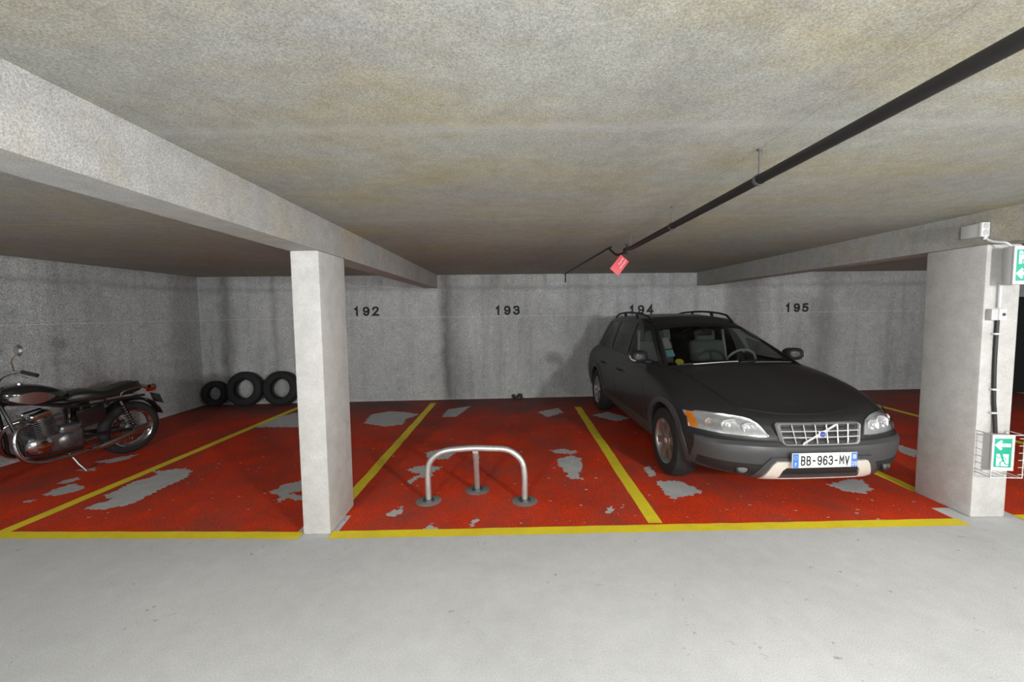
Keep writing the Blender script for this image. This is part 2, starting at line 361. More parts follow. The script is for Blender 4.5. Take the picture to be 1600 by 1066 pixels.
PATCHES = [
 [(130,797),(165,797),(200,790),(232,775),(262,760),(290,747),(300,738),(290,732),(262,735),(238,737),(250,742),(230,748),(205,755),(180,768),(160,775),(178,780),(150,788)],
 [(60,776),(95,774),(125,766),(131,760),(115,756),(90,763)], [(90,757),(110,754),(127,749),(118,747),(100,751)], [(38,786),(50,785),(58,782),(45,781)],
 [(420,770),(445,757),(472,752),(478,766),(452,771),(476,775),(474,783),(447,780),(430,788),(441,776)],
 [(398,668),(420,655),(440,650),(464,645),(470,668)], [(568,662),(580,648),(610,643),(640,645),(655,648),(635,655),(628,664),(600,667)],
 [(690,652),(700,640),(735,635),(725,643),(712,652)], [(633,735),(660,728),(692,730),(680,737),(671,748),(655,746),(640,757),(636,752),(656,742)],
 [(663,708),(690,702),(712,708),(700,718),(670,718)], [(872,718),(893,712),(907,716),(909,735),(905,742),(912,750),(890,748),(881,735),(870,727)],
 [(858,704),(880,702),(904,706),(893,710),(870,709)], [(1026,752),(1060,752),(1085,762),(1098,770),(1075,776),(1050,780),(1040,772),(1030,762)],
 [(1006,731),(1015,729),(1026,745),(1014,745)], [(1292,758),(1330,749),(1350,751),(1363,766),(1350,772),(1320,768)], [(605,803),(615,796),(632,796),(628,803),(610,808)],
 [(620,793),(634,792),(630,795)], [(945,799),(953,791),(960,796),(950,803)], [(1395,693),(1420,700),(1434,704),(1430,715),(1408,708)], [(925,649),(950,644),(985,654),(962,659)],
 [(840,644),(872,638),(880,645),(855,652)], [(150,722),(190,714),(218,710),(196,719),(165,725)], [(120,735),(150,731),(145,737)], [(660,826),(676,822),(690,831),(670,832)], [(732,824),(745,810),(748,812),(738,824)]]
bare = MB()
for pl in PATCHES:
    P = [ray_floor(*p) for p in pl]; out = []
    for i in range(len(P)):
        a, b = P[i], P[(i + 1) % len(P)]; k = max(2, int((b - a).length / 0.018))
        nrm = Vector((-(b - a).y, (b - a).x, 0)).normalized()
        for j in range(k):
            out.append(a.lerp(b, j / k) + nrm * random.uniform(-0.022, 0.022) * (1 if j else 0.4))
    vs = [bare.bm.verts.new((p.x, p.y, 0.0026)) for p in out]
    for tri in tessellate_polygon([[Vector((p.x, p.y, 0)) for p in out]]):
        try: bare.bm.faces.new([vs[k] for k in tri])
        except ValueError: pass
bare.build('worn_bare_patches', M['bare'], fl, 0, weld=False)
chips = MB()
for i in range(150):
    x, y = random.uniform(-3.5, 3.4), 3.15 + 3.2 * random.random() ** 1.6; s_ = random.uniform(0.004, 0.016); a0 = random.uniform(0, 6)
    vs = [chips.bm.verts.new((x + s_ * random.uniform(0.5, 1.6) * math.cos(a0 + k * 1.05), y + s_ * random.uniform(0.3, 1) * math.sin(a0 + k * 1.05), 0.0028)) for k in range(6)]
    chips.bm.faces.new(vs)
ch = chips.build('paint_chips', M['bare'], fl, 0, weld=False); ch['kind'] = 'stuff'
# bay numbers painted on the back wall
for n_, X, Z in (('192', -2.69, 1.69), ('193', -0.08, 1.675), ('194', 2.47, 1.655), ('195', 5.54, 1.655)):
    lettering('bay_number', n_, 0.178, M['black'], wb, T(X, wallY(X) - 0.002, Z) @ RZ(WA) @ RX(PI / 2), sx=1.0, weight=.20, gap=.96)['label'] = 'black number %s painted on the back wall' % n_

# ------------------------------------------------------------------ parking barrier
br = thing('parking_barrier', 'galvanised hoop parking barrier with a hinged middle leg in the empty red bay', 'barrier', (-0.33, 3.56, 0))
MB().tube([(-0.417, 0.01, 0.0), (-0.418, 0.01, 0.10), (-0.418, 0.01, 0.24), (-0.40, 0.008, 0.34), (-0.34, 0.005, 0.41), (-0.25, 0.003, 0.45), (-0.1, 0, 0.466), (0, 0, 0.47), (0.1, 0, 0.466), (0.26, 0, 0.455), (0.35, -0.004, 0.41), (0.405, -0.008, 0.34), (0.423, -0.012, 0.24), (0.423, -0.014, 0.1), (0.423, -0.014, 0)], 0.0265, 14, smooth=6).build('hoop', M['galv'], br, 60)
MB().tube([(-0.008, 0.222, 0.0), (0.0, 0.03, 0.435)], 0.025, 14).build('middle_leg', M['galv'], br, 60)
m = MB(); m.tube([(0.0, 0.062, 0.36), (0.0, 0.03, 0.43)], 0.0285, 14); m.box((0, 0.012, 0.45), (0.05, 0.04, 0.06), 0.008); m.build('hinge_bracket', M['galv'], br)
for (x, y) in ((-0.417, 0.01), (0.423, -0.014), (-0.008, 0.222)):
    MB().lathe([(0.0, 0.006), (0.1, 0.006), (0.115, 0.0)], T(x, y, 0), 24).build('anchor_pad', M['patchc'], br)
    MB().lathe([(0.028, 0.006), (0.028, 0.022), (0.043, 0.022), (0.05, 0.005)], T(x, y, 0), 24).build('ground_sleeve', M['darksteel'], br)

# ------------------------------------------------------------------ sprinkler pipe under the ceiling
pz = 2.212
pp = thing('sprinkler_pipe', 'black pipe hung on thin rods under the ceiling', 'pipe', (1.105, 1.5, pz))
MB().tube([(0, -3.4, 0), (0, 2.52, 0)], 0.021, 14).build('main_pipe', M['pipe'], pp, 60)
MB().tube([(0, 2.5, 0), (-0.015, 2.62, -0.015), (-0.06, 2.70, -0.02), (-0.10, 2.76, 0.03), (-0.115, 2.80, 0.055), (-0.125, 2.9, 0.056), (-0.21, 5.30, 0.045), (-0.215, 5.42, 0.03), (-0.215, 5.45, -0.05)], 0.0105, 10, smooth=4).build('branch_pipe', M['pipe'], pp, 60)
MB().lathe([(0.0, -0.03), (0.02, -0.03), (0.008, -0.015), (0.012, 0.0), (0.012, 0.02), (0, 0.02)], T(-0.215, 5.45, -0.06), 12).build('sprinkler_head', M['pipe'], pp)
m = MB(); m.lathe([(0, -0.04), (0.032, -0.04), (0.032, 0.04), (0, 0.04)], T(0, 2.53, 0) @ RX(PI / 2), 14); m.tube([(0, 2.53, 0), (0, 2.53, 0.055)], 0.01); m.box((0, 2.53, 0.055), (0.05, 0.02, 0.012), 0.003); m.build('valve', M['pipe'], pp)
for y in (-0.6, 0.407, 1.416, 2.42):
    m = MB(); m.tube([(0, y, 0.02), (0, y, CEIL - pz)], 0.004, 8); m.lathe([(0.0235, -0.01), (0.0255, -0.01), (0.0255, 0.01), (0.0235, 0.01)], T(0, y, 0) @ RX(PI / 2), 16, True)
    m.box((0, y, CEIL - pz - 0.004), (0.02, 0.02, 0.006), 0.002); m.build('hanger', M['rod'], pp)
tg = thing('hanging_tag', 'small pink-red tag hanging askew from the end of the black pipe', 'tag', (1.115, 4.085, 2.16), (math.radians(-8), math.radians(40), math.radians(4)))
MB().box((-0.005, 0, -0.115), (0.105, 0.003, 0.18), 0.0012).build('tag_card', M['tag'], tg)
MB().tube([(0, 0.0, -0.03), (0.0, -0.001, -0.01), (0.004, 0.0, 0.005)], 0.0025, 8, smooth=3).build('tie', M['rod'], tg)
m = MB(); random.seed(3)
for row, (zx, n_) in enumerate(((0.018, 5), (-0.015, 4))):
    for k in range(n_): m.box((zx + random.uniform(-.003, .003), -0.002, -0.045 - k * 0.021), (0.012, 0.001, 0.009))
m.build('faded_marks', M['white'], tg, 0)

# ------------------------------------------------------------------ exit signs, conduits and boxes on the right pillar
def man(mb, cx, cz, s, y):
    def limb(pts, wd):
        for a, b in zip(pts[:-1], pts[1:]):
            a, b = Vector((a[0], 0, a[1])), Vector((b[0], 0, b[1])); d = (b - a).normalized(); nn = Vector((-d.z, 0, d.x)) * wd / 2; a = a - d * wd * .25; b = b + d * wd * .25
            c = Vector((cx, y, cz)); vs = [c + (a + nn) * s, c + (a - nn) * s, c + (b - nn) * s, c + (b + nn) * s]
            mb.faces([v for v in vs] + [v + Vector((0, 0.001, 0)) for v in vs], [(0, 1, 2, 3), (7, 6, 5, 4), (0, 4, 5, 1), (1, 5, 6, 2), (2, 6, 7, 3), (3, 7, 4, 0)])
    mb.lathe([(0, 0), (0.11 * s, 0), (0.11 * s, 0.001), (0, 0.001)], T(cx - 0.07 * s, y, cz + 0.42 * s) @ RX(PI / 2), 14)
    limb([(-0.03, 0.28), (0.08, -0.05)], 0.17)
    limb([(-0.04, 0.26), (-0.27, 0.17), (-0.36, 0.30)], 0.07); limb([(0.0, 0.27), (0.22, 0.18), (0.26, -0.02)], 0.07)
    limb([(0.05, -0.06), (-0.14, -0.20), (-0.12, -0.46)], 0.10); limb([(0.10, -0.06), (0.20, -0.28), (0.40, -0.36)], 0.10)
def exit_sign(label, loc, rz, man_top):
    t = thing('exit_sign', label, 'sign', loc, (0, 0, rz), 'exit signs on the right pillar')
    MB().box((0, 0.035, 0), (0.15, 0.07, 0.27), 0.012).build('housing', M['greyplast'], t)
    m = MB()
    for c, s_ in (((0, -0.003, 0.122), (0.15, 0.012, 0.026)), ((0, -0.003, -0.122), (0.15, 0.012, 0.026)), ((-0.066, -0.003, 0), (0.018, 0.012, 0.22)), ((0.066, -0.003, 0), (0.018, 0.012, 0.22))): m.box(c, s_, 0.003)
    m.build('bezel', M['white'], t)
    MB().box((0, -0.001, 0), (0.114, 0.006, 0.218), 0.001).build('green_panel', M['signgreen'], t)
    sg = 1 if man_top else -1
    MB().box((0.002, -0.0045, sg * 0.055), (0.078, 0.001, 0.09)).build('doorway_field', M['signwhite'], t, 0)
    m = MB(); man(m, 0.0, sg * 0.055, 0.095, -0.0055); m.build('running_figure', M['signgreen'], t, 0)
    m = MB(); az = -sg * 0.058
    m.prism([(-0.052, 0), (-0.014, 0.038), (-0.003, 0.027), (-0.016, 0.012), (0.050, 0.012), (0.050, -0.012), (-0.016, -0.012), (-0.003, -0.027), (-0.014, -0.038)], 0.001, T(0, -0.0045, az) @ RX(PI / 2)); m.build('arrow', M['signwhite'], t, 0)
    return t
s1 = exit_sign('upper green exit sign with the running figure above its arrow, high on the right pillar', (3.630, 3.0, 1.925), math.radians(-3), True)
s2 = exit_sign('lower green exit sign inside a wire cage near the foot of the right pillar', (3.662, 3.08, 0.54), math.radians(-8), False)
cg = thing('wire_cage', 'pale wire guard around the lower exit sign on the right pillar', 'guard', (3.655, 3.155, 0.53), (0, 0, math.radians(-6)))
fm = MB(); bx_, bz_, dp = 0.105, 0.16, -0.13
for yy in (0.0, dp):
    c = [(-bx_, yy, -bz_), (bx_, yy, -bz_), (bx_, yy, bz_), (-bx_, yy, bz_)]
    for i in range(4): fm.tube([c[i], c[(i + 1) % 4]], 0.0035, 8)
for sx in (-1, 1):
    for sz in (-1, 1): fm.tube([(sx * bx_, 0, sz * bz_), (sx * bx_, dp, sz * bz_)], 0.0035, 8)
fm.build('cage_frame', M['wire'], cg)
for k in range(6):
    z = -0.135 + k * 0.054
    MB().tube([(-bx_, 0, z), (-bx_, dp * 0.5, z)], 0.0025, 6).build('side_wire', M['wire'], cg)
    MB().tube([(bx_ - 0.03, dp, z), (bx_, dp, z), (bx_ + 0.025, dp * 0.98, z)], 0.0028, 6).build('side_wire', M['wire'], cg)
for k in range(3): MB().tube([(-0.06 + 0.06 * k, 0, -bz_), (-0.06 + 0.06 * k, dp, -bz_)], 0.0025, 6).build('bottom_wire', M['wire'], cg)
jb = thing('junction_box', 'grey twin-gang box on the beam above the upper exit sign', 'electrical box', (3.525, 3.215, 2.205))
MB().box((-0.012, 0.02, 0), (0.055, 0.13, 0.098), 0.006).build('box_body', M['greyplast'], jb)
MB().box((-0.012, -0.055, 0), (0.062, 0.022, 0.106), 0.006).build('cover', M['white'], jb)
for z in (-0.024, 0.024): MB().lathe([(0, 0.006), (0.018, 0.006), (0.022, 0)], T(-0.012, -0.065, z) @ RX(PI / 2), 16).build('knockout', M['greyplast'], jb)
b2 = thing('junction_box', 'small square grey box with one screw, between the two exit signs', 'electrical box', (3.618, 3.155, 1.575))
MB().box((-0.012, -0.022, 0), (0.105, 0.044, 0.085), 0.006).build('box_body', M['greyplast'], b2)
MB().box((0.012, -0.047, 0), (0.055, 0.008, 0.08), 0.003).build('cover', M['white'], b2)
MB().lathe([(0, 0.005), (0.012, 0.005), (0.013, 0)], T(0.018, -0.05, 0) @ RX(PI / 2), 12).build('screw', M['darksteel'], b2)
c1 = thing('conduit', 'curved pale conduit from the beam box down to the upper exit sign', 'conduit', (3.523, 3.10, 2.15))
MB().tube([(-.01, 0.05, 0.02), (-.01, 0.045, -0.01), (0.0, 0.02, -0.035), (0.015, -0.02, -0.05), (0.03, -0.05, -0.06), (0.05, -0.065, -0.085)], 0.009, 10, smooth=5).build('conduit_tube', M['conduit'], c1)
MB().lathe([(0.013, -0.02), (0.013, 0.015), (0.009, 0.015)], T(-.01, 0.05, 0), 12).build('gland', M['white'], c1)
c2 = thing('conduit', 'straight pale conduit between the upper exit sign and the small box', 'conduit', (3.632, 3.135, 1.705))
MB().tube([(0, 0, -0.08), (0, 0, 0.11)], 0.011, 10).build('conduit_tube', M['conduit'], c2)
c3 = thing('cable', 'black cable running down the pillar from the small box to the caged sign', 'cable', (3.632, 3.14, 1.14))
MB().tube([(0, 0, 0.40), (0.004, 0.004, 0.1), (0.012, 0, -0.2), (0.024, 0, -0.30), (0.03, -.01, -0.475)], 0.013, 10, smooth=4).build('cable_run', M['blackplast'], c3)
for z in (0.29, -0.13, -0.31): MB().box((0.002 - z * .03, 0.0, z), (0.05, 0.032, 0.014), 0.003).build('clip', M['conduit'], c3)

# ------------------------------------------------------------------ tyres standing against the back wall
def tyre(label, px, R, wd, bore, lean, turn):
    t = thing('loose_tyre', label, 'tyre', (px, 0, 0), (0, 0, 0), 'loose tyres against the back wall')
    y = wallY(px) - R * 2 * math.sin(lean) - wd / 2 - 0.02
    t.location.y = y; t.rotation_euler = (-lean, 0, WA + turn); t.location.z = 0.01
    h = wd / 2
    prof = [(bore, -h * .75), (bore + 0.02, -h), (R * .80, -h * 1.08), (R * .93, -h * 0.95), (R * .985, -h * .7), (R, -h * .3), (R, h * .3), (R * .985, h * .7), (R * .93, h * .95), (R * .80, h * 1.08), (bore + 0.02, h), (bore, h * .75), (bore + 0.03, h * .5), (R * .86, h * .6), (R * .88, 0), (R * .86, -h * .6), (bore + .03, -h * .5)]
    MB().lathe(prof, T(0, 0, R) @ RX(PI / 2), 40, True).build('carcass', M['rubber'], t)
    m = MB()
    for k in range(36):
        a = 2 * PI * k / 36
        for s_ in (-1, 1): m.box(Vector((R * math.cos(a), s_ * h * .38, R + R * math.sin(a))), (0.008, h * .55, R * 0.11), rot=(Matrix.Rotation(-a, 3, 'Y') @ Matrix.Rotation(s_ * .35, 3, 'X')))
    m.build('tread', M['rubber'], t)
    return t
tyre('small black tyre, leftmost of the three by the back wall', -5.40, 0.225, 0.13, 0.12, math.radians(7), 0.0)
tyre('large black tyre in the middle of the three by the back wall', -4.83, 0.308, 0.19, 0.175, math.radians(9), 0.0)
tyre('large black tyre half hidden behind the left pillar', -4.19, 0.308, 0.20, 0.175, math.radians(9), 0.0)

# ------------------------------------------------------------------ rubble at the foot of the back wall
random.seed(11)
for k, (px, lab) in enumerate(((0.10, 'dark clump of litter at the foot of the back wall below number 193'),)):
    m = MB(); y = wallY(px) - 0.07
    for j in range(9):
        t_ = bmesh.new(); bmesh.ops.create_icosphere(t_, subdivisions=2, radius=random.uniform(0.02, 0.045) * (1 if k == 0 else .7))
        for v in t_.verts: v.co *= random.uniform(0.75, 1.2)
        m.merge(t_, T(random.uniform(-0.09, 0.09), random.uniform(-0.03, 0.02), 0.02 + (0.03 if j > 4 else 0)))
    o = m.build('litter_clump', M['dirt']); o.location = (px, y, 0.012); tag(o, lab, 'litter')

# ------------------------------------------------------------------ the estate car
car = thing('estate_car', 'dusty black estate car with roof rails parked nose out in bay 194', 'car', (2.405, 5.52, 0), (0, 0, math.radians(-90 + 2.0)))
NF, NS, NR = 18, 26, 10
LEV = [  # z front, z middle, z rear, nose x, tail x, half width, nose exponent
 (.32, .30, .34, 1.70, -2.06, .60, 3.0), (.29, .28, .33, 1.98, -2.28, .80, 3.3), (.262, .27, .32, 2.12, -2.36, .865, 3.4), (.30, .32, .37, 2.175, -2.40, .895, 3.4), (.40, .45, .49, 2.205, -2.43, .918, 3.4),
 (.485, .55, .59, 2.215, -2.44, .928, 3.4), (.530, .63, .68, 2.205, -2.43, .932, 3.2), (.556, .68, .72, 2.172, -2.40, .932, 3.1), (.63, .77, .80, 2.145, -2.37, .930, 2.75), (.70, .86, .88, 2.105, -2.35, .918, 2.6),
 (.738, .925, .945, 2.055, -2.33, .890, 2.45), (.760, .975, .995, 1.99, -2.31, .845, 2.3), (.782, 1.012, 1.045, 1.90, -2.28, .79, 2.2)]
def sm(t): t = max(0, min(1, t)); return t
def ring_z(l, x):
    zf, zm, zr = l[:3]
    if x > 0.8:
        t = sm((x - 0.8) / (l[3] - 0.8)); return zm + (zf - zm) * (0.35 * t + 0.65 * t * t)
    return zm + (zr - zm) * sm((0.8 - x) / 3.0)
def outline(l):
    F, R_, W, n = l[3], l[4], l[5], l[6]; Lf, Lr = 0.86, 0.55; out = []
    for i in range(NF):
        a = PI / 2 * i / NF; c, s_ = math.cos(a), math.sin(a)
        out.append((F - Lf + Lf * c ** (2 / n), W * s_ ** (2 / n)))
    for i in range(NS): out.append((F - Lf + (R_ + Lr - F + Lf) * i / NS, W))
    for i in range(NR + 1):
        a = PI / 2 * (1 - i / NR); c, s_ = max(0, math.cos(a)), math.sin(a)
        out.append((R_ + Lr - Lr * c ** (2 / 3.2), W * s_ ** (2 / 3.2) if i < NR else 0.0))
    return out
def hood_c(x):
    t = sm((1.90 - x) / 0.95); return 0.784 + 0.286 * (1 - (1 - t) ** 1.35)
rings = []
lv = crom([Vector((*l[:3],)) for l in LEV], 3); lv2 = crom([Vector(l[3:6]) for l in LEV], 3)
for i in range(len(lv)):
    n_ = LEV[min(i // 3, len(LEV) - 1)][6]
    l = (*lv[i], lv2[i].x, lv2[i].y, lv2[i].z * 1.04, n_); rings.append([Vector((x, y, ring_z(l, x))) for x, y in outline(l)])
top = rings[-1]
for t in (0.06, 0.14, 0.25, 0.4, 0.55, 0.7, 0.85, 1.0):
    rings.append([Vector((p.x, p.y * (1 - t), p.z + (max(hood_c(p.x), p.z) - p.z) * (1 - (1 - t) ** 2.2))) for p in top])
bot = rings[0]; rings = [[Vector((p.x, 0, p.z)) for p in bot]] + rings
def half_to_full(rings):
    m = MB(); m.loft(rings, False); m.loft([[Vector((p.x, -p.y, p.z)) for p in r] for r in rings], False)
    bmesh.ops.remove_doubles(m.bm, verts=m.bm.verts[:], dist=2e-4); bmesh.ops.dissolve_degenerate(m.bm, edges=m.bm.edges[:], dist=1e-4)
    return m
mb_ = half_to_full(rings); mb_.bm.normal_update()
bmesh.ops.recalc_face_normals(mb_.bm, faces=mb_.bm.faces[:])
BV = BVHTree.FromBMesh(mb_.bm)
body = mb_.build('body', [M['paint'], M['blackplast']], car, 45)
def cutter(m):
    o = m.build('cutter', [M['paint'], M['blackplast']], car, 0)
    for p in o.data.polygons: p.material_index = 1
    return o
AXF, AXR = 1.38, -1.42; WR = 0.345; WY = 0.848
cuts = []
for x in (AXF, AXR):
    for s_ in (1, -1): cuts.append(cutter(MB().lathe([(0, -0.28), (0.385, -0.28), (0.385, 0.28), (0, 0.28)], T(x, s_ * 0.90, 0.345) @ RX(PI / 2), 40)))
cuts.append(cutter(MB().box((-0.66, 0, 0.95), (2.95, 1.40, 1.0))))
for c in cuts:
    md = body.modifiers.new('b', 'BOOLEAN'); md.operation = 'DIFFERENCE'; md.solver = 'EXACT'; md.object = c
bpy.context.view_layer.update()
me = bpy.data.meshes.new_from_object(body.evaluated_get(bpy.context.evaluated_depsgraph_get()))
old = body.data; body.modifiers.clear(); body.data = me; me.name = 'body'; bpy.data.meshes.remove(old)
for c in cuts: bpy.data.objects.remove(c)
me.set_sharp_from_angle(angle=math.radians(40))

def hit(kind, a, b):
    if kind == 'F': r = BV.ray_cast(Vector((4, a, b)), Vector((-1, 0, 0)))
    elif kind == 'T': r = BV.ray_cast(Vector((a, b, 3)), Vector((0, 0, -1)))
    elif kind == 'R': r = BV.ray_cast(Vector((a, -3, b)), Vector((0, 1, 0)))
    else: r = BV.ray_cast(Vector((a, 3, b)), Vector((0, -1, 0)))
    if r[0] is None:
        q = {'F': Vector((1.3, a, b)), 'T': Vector((a, b, .9)), 'R': Vector((a, -.9, b)), 'L': Vector((a, .9, b))}[kind]
        r = BV.find_nearest(q)
    n = r[1]
    ref = {'F': Vector((1, 0, 0)), 'T': Vector((0, 0, 1)), 'R': Vector((0, -1, 0)), 'L': Vector((0, 1, 0))}[kind]
    if n.dot(ref) < 0: n = -n
    return r[0], n
def patch(kind, grid, off, name, mat, parent=car, depth=0.012, smooth=35, closed=False):
    """a panel that follows the body: grid = rows of 2D points seen along one axis"""
    H = [[hit(kind, *p) for p in row] for row in grid]; R_, C_ = len(H), len(H[0])
    top_ = [[p + n * off for p, n in row] for row in H]
    m = MB(); rows = top_
    if closed:
        inner = [p + n * (off - depth) for p, n in H[0]]; outer = [p + n * (off - depth) for p, n in H[-1]]
        m.loft([inner] + rows + [outer], True)
    else:
        full = []
        for i, row in enumerate(rows):
            a, b = H[i][0], H[i][-1]; full.append([a[0] + a[1] * (off - depth)] + row + [b[0] + b[1] * (off - depth)])
        first = [full[0][0]] + [p + n * (off - depth) for p, n in H[0]] + [full[0][-1]]
        last = [full[-1][0]] + [p + n * (off - depth) for p, n in H[-1]] + [full[-1][-1]]
        m.loft([first] + full + [last], False)
    return m.build(name, mat, parent, smooth)
def lerp(a, b, t): return a + (b - a) * t
def pl(xs, x):
    for (a, b), (c, d) in zip(xs[:-1], xs[1:]):
        if a <= x <= c: return b + (d - b) * (x - a) / (c - a)
    return xs[0][1] if x < xs[0][0] else xs[-1][1]
def band(us, lo, hi, n): return [[(u, lerp(lo(u), hi(u), k / n)) for u in us] for k in range(n + 1)]
# bonnet
bon = []
for i in range(15):
    t = i / 14; row = []
    for j in range(25):
        s_ = -1 + 2 * j / 24; yw = lerp(0.50, 0.71, t ** 0.8)
        xf = 2.035 - 0.10 * s_ * s_ - 0.03 * s_ ** 4; xr = 1.10 - 0.16 * s_ * s_
        row.append((lerp(xf, xr, t), s_ * yw))
    bon.append(row)
patch('T', bon, 0.006, 'bonnet', M['paint'], smooth=50)
# doors with handles
for sd, k in (('R', -1), ('L', 1)):
    for nm, x0_, x1_ in (('front_door', 0.80, -0.34), ('rear_door', -0.35, -1.22)):
        xs = [lerp(x0_, x1_, i / 12) for i in range(13)]
        lo = (lambda u: 0.33) if nm == 'front_door' else (lambda u: 0.33 if u > -0.98 else max(0.33, 0.345 + math.sqrt(max(0, 0.45 ** 2 - (u - AXR) ** 2))))
        d = patch(sd, band(xs, lo, lambda u: 0.985, 8), 0.004, nm, M['paint'], depth=0.008, smooth=50)
        hx = x1_ + 0.10
        h = MB(); p1, n1 = hit(sd, hx + .2, .85); p2, _ = hit(sd, hx, .85)
        h.tube([p1 + n1 * .004, p1 + n1 * .035 + Vector((-.03, 0, 0)), p2 + n1 * .035 + Vector((.03, 0, 0)), p2 + n1 * .004], 0.011, 8, smooth=3); h.build('door_handle', M['paint'], d)
    xs = [lerp(0.98, -0.97, i / 16) for i in range(17)]
    patch(sd, band(xs, lambda u: .29, lambda u: .43, 4), 0.014, 'sill_cladding', M['clad'], depth=0.02)
    for x in (AXF, AXR):
        g = [[(x + r_ * math.cos(a), 0.345 + r_ * math.sin(a)) for a in [math.radians(-8 + 196 * q / 28) for q in range(29)]] for r_ in (0.382, 0.40, 0.42, 0.437)]
        patch(sd, g, 0.012, 'arch_trim', M['clad'], depth=0.03)
# front bumper
ys = [0.895 * math.sin(PI / 2 * (i / 20)) for i in range(-20, 21)]
patch('F', band(ys, lambda u: .275 + .05 * abs(u) ** 3, lambda u: .545 + 0.012 * abs(u), 10), 0.010, 'bumper', M['clad'], depth=0.02)
patch('F', band([y * .97 for y in ys if abs(y) > .43 and y > 0], lambda u: .285 + .05 * abs(u) ** 3, lambda u: .375 + .02 * u, 4), 0.014, 'lower_trim', M['blackplast'])
patch('F', band([y * .97 for y in ys if abs(y) > .43 and y < 0], lambda u: .285 + .05 * abs(u) ** 3, lambda u: .375 - .02 * u, 4), 0.014, 'lower_trim', M['blackplast'])
def rring(outer, inner, n=1):
    rows = []
    for k in range(n + 1): rows.append([(lerp(o[0], i[0], k / n), lerp(o[1], i[1], k / n)) for o, i in zip(outer, inner)])
    return rows
def resample(poly, n):
    P = [Vector(p) for p in poly]; P.append(P[0]); d = [0]
    for a, b in zip(P[:-1], P[1:]): d.append(d[-1] + (b - a).length)
    out = []
    for k in range(n):
        t = d[-1] * k / n
        for i in range(len(P) - 1):
            if d[i] <= t <= d[i + 1]: out.append(tuple(P[i].lerp(P[i + 1], (t - d[i]) / max(1e-9, d[i + 1] - d[i])))); break
    return out
def zipring(pairs, seg):   # pairs of (outer, inner) corners -> matching subdivided rings
    O, I = [], []
    for (o1, i1), (o2, i2) in zip(pairs, pairs[1:] + pairs[:1]):
        for k in range(seg):
            t = k / seg; O.append((lerp(o1[0], o2[0], t), lerp(o1[1], o2[1], t))); I.append((lerp(i1[0], i2[0], t), lerp(i1[1], i2[1], t)))
    return O, I
# dark surround and skid plate of the lower bumper
O, I = zipring([((-.535, .268), (-.46, .268)), ((-.45, .40), (-.405, .385)), ((-.41, .45), (-.37, .425)), ((.41, .45), (.37, .425)), ((.45, .40), (.405, .385)), ((.535, .268), (.46, .268))], 6)
patch('F', rring(O, I, 2), 0.022, 'bumper_surround', M['clad'], depth=0.02, closed=True)
O, I = zipring([((-.455, .264), (-.335, .277)), ((-.40, .385), (-.315, .345)), ((-.37, .418), (-.29, .368)), ((.37, .418), (.29, .368)), ((.40, .385), (.315, .345)), ((.455, .264), (.335, .277))], 6)
patch('F', rring(O, I, 3), 0.030, 'skid_plate', M['skid'], depth=0.025, closed=True, smooth=50)
xs = [lerp(-.33, .33, i / 16) for i in range(17)]
patch('F', band(xs, lambda u: .305, lambda u: .362, 3), 0.014, 'air_intake', M['blackplast'])
patch('F', band(xs, lambda u: .278, lambda u: .302, 2), 0.026, 'intake_bar', M['clad'])
# fog lights
for k in (-1, 1):
    p, n = hit('F', k * .60, .345); q = Vector((0, 0, 1)).rotation_difference(Vector((0.92, k * .35, 0.05)).normalized()).to_matrix().to_4x4()
    f = MB().lathe([(0.036, -.01), (0.05, 0.004), (0.056, 0.0), (0.058, -0.03)], T(*(p + n * .018)) @ q, 24).build('fog_light', M['blackplast'], car)
    MB().lathe([(0.0, -0.002), (0.03, -0.004), (0.040, -0.009)], T(*(p + n * .018)) @ q, 24).build('fog_lens', M['foglens'], f)
# grille
O, I = zipring([((-.295, .543), (-.285, .551)), ((-.315, .560), (-.305, .565)), ((-.342, .694), (-.331, .690)), ((-.328, .710), (-.32, .702)), ((.328, .710), (.32, .702)), ((.342, .694), (.331, .690)), ((.315, .560), (.305, .565)), ((.295, .543), (.285, .551))], 5)
gz = MB()
xg = 2.162
def gx(y, z): return 2.222 - (z - .55) * .22 - .16 * y * y
gr_back = band([lerp(-.32, .32, i / 12) for i in range(13)], lambda u: .552, lambda u: .702, 3)
m = MB(); m.loft([[Vector((gx(y, z) - .012, y, z)) for y, z in row] for row in gr_back], False); gback = m.build('grille_backing', M['blackplast'], car)
grille = MB(); n_ = len(O)
def gp(p, o): return Vector((gx(*p) + o, *p))
grille.loft([[gp(p, -.04) for p in O], [gp(p, .006) for p in O], [gp((lerp(a[0], b[0], .5), lerp(a[1], b[1], .5)), .014) for a, b in zip(O, I)], [gp(p, .006) for p in I], [gp(p, -.012) for p in I]], True)
grille = grille.build('grille', M['chrome'], car, 50)
for k in range(1, 7):
    t = k / 7; yb, yt = lerp(-.298, .298, t), lerp(-.328, .328, t)
    MB().tube([gp((yb, .556), 0), gp(((yb + yt) / 2, .63), 0), gp((yt, .70), 0)], 0.0045, 8).build('grille_bar', M['chrome'], grille)
for z in (.603, .650):
    yw = lerp(.304, .330, (z - .56) / .13)
    MB().tube([gp((lerp(-yw, yw, i / 10), z), -0.001) for i in range(11)], 0.0045, 8).build('grille_bar', M['chrome'], grille)
for row in range(3):
    MB().tube([gp((lerp(-.30, .30, i / 10), .58 + row * .048), -0.008) for i in range(11)], 0.006, 6).build('inner_slat', M['blackplast'], grille)
m = MB(); d1, d2 = gp((-.165, .556), .006), gp((.125, .70), .006)
for off in (-.006, .006): m.tube([d1 + Vector((0, off * .5, off)), d2 + Vector((0, off * .5, off))], 0.0055, 8)
m.build('diagonal_bar', M['chrome'], grille)
ec = gp((-.005, .632), .012); q = Matrix.Rotation(PI / 2, 4, 'Y')
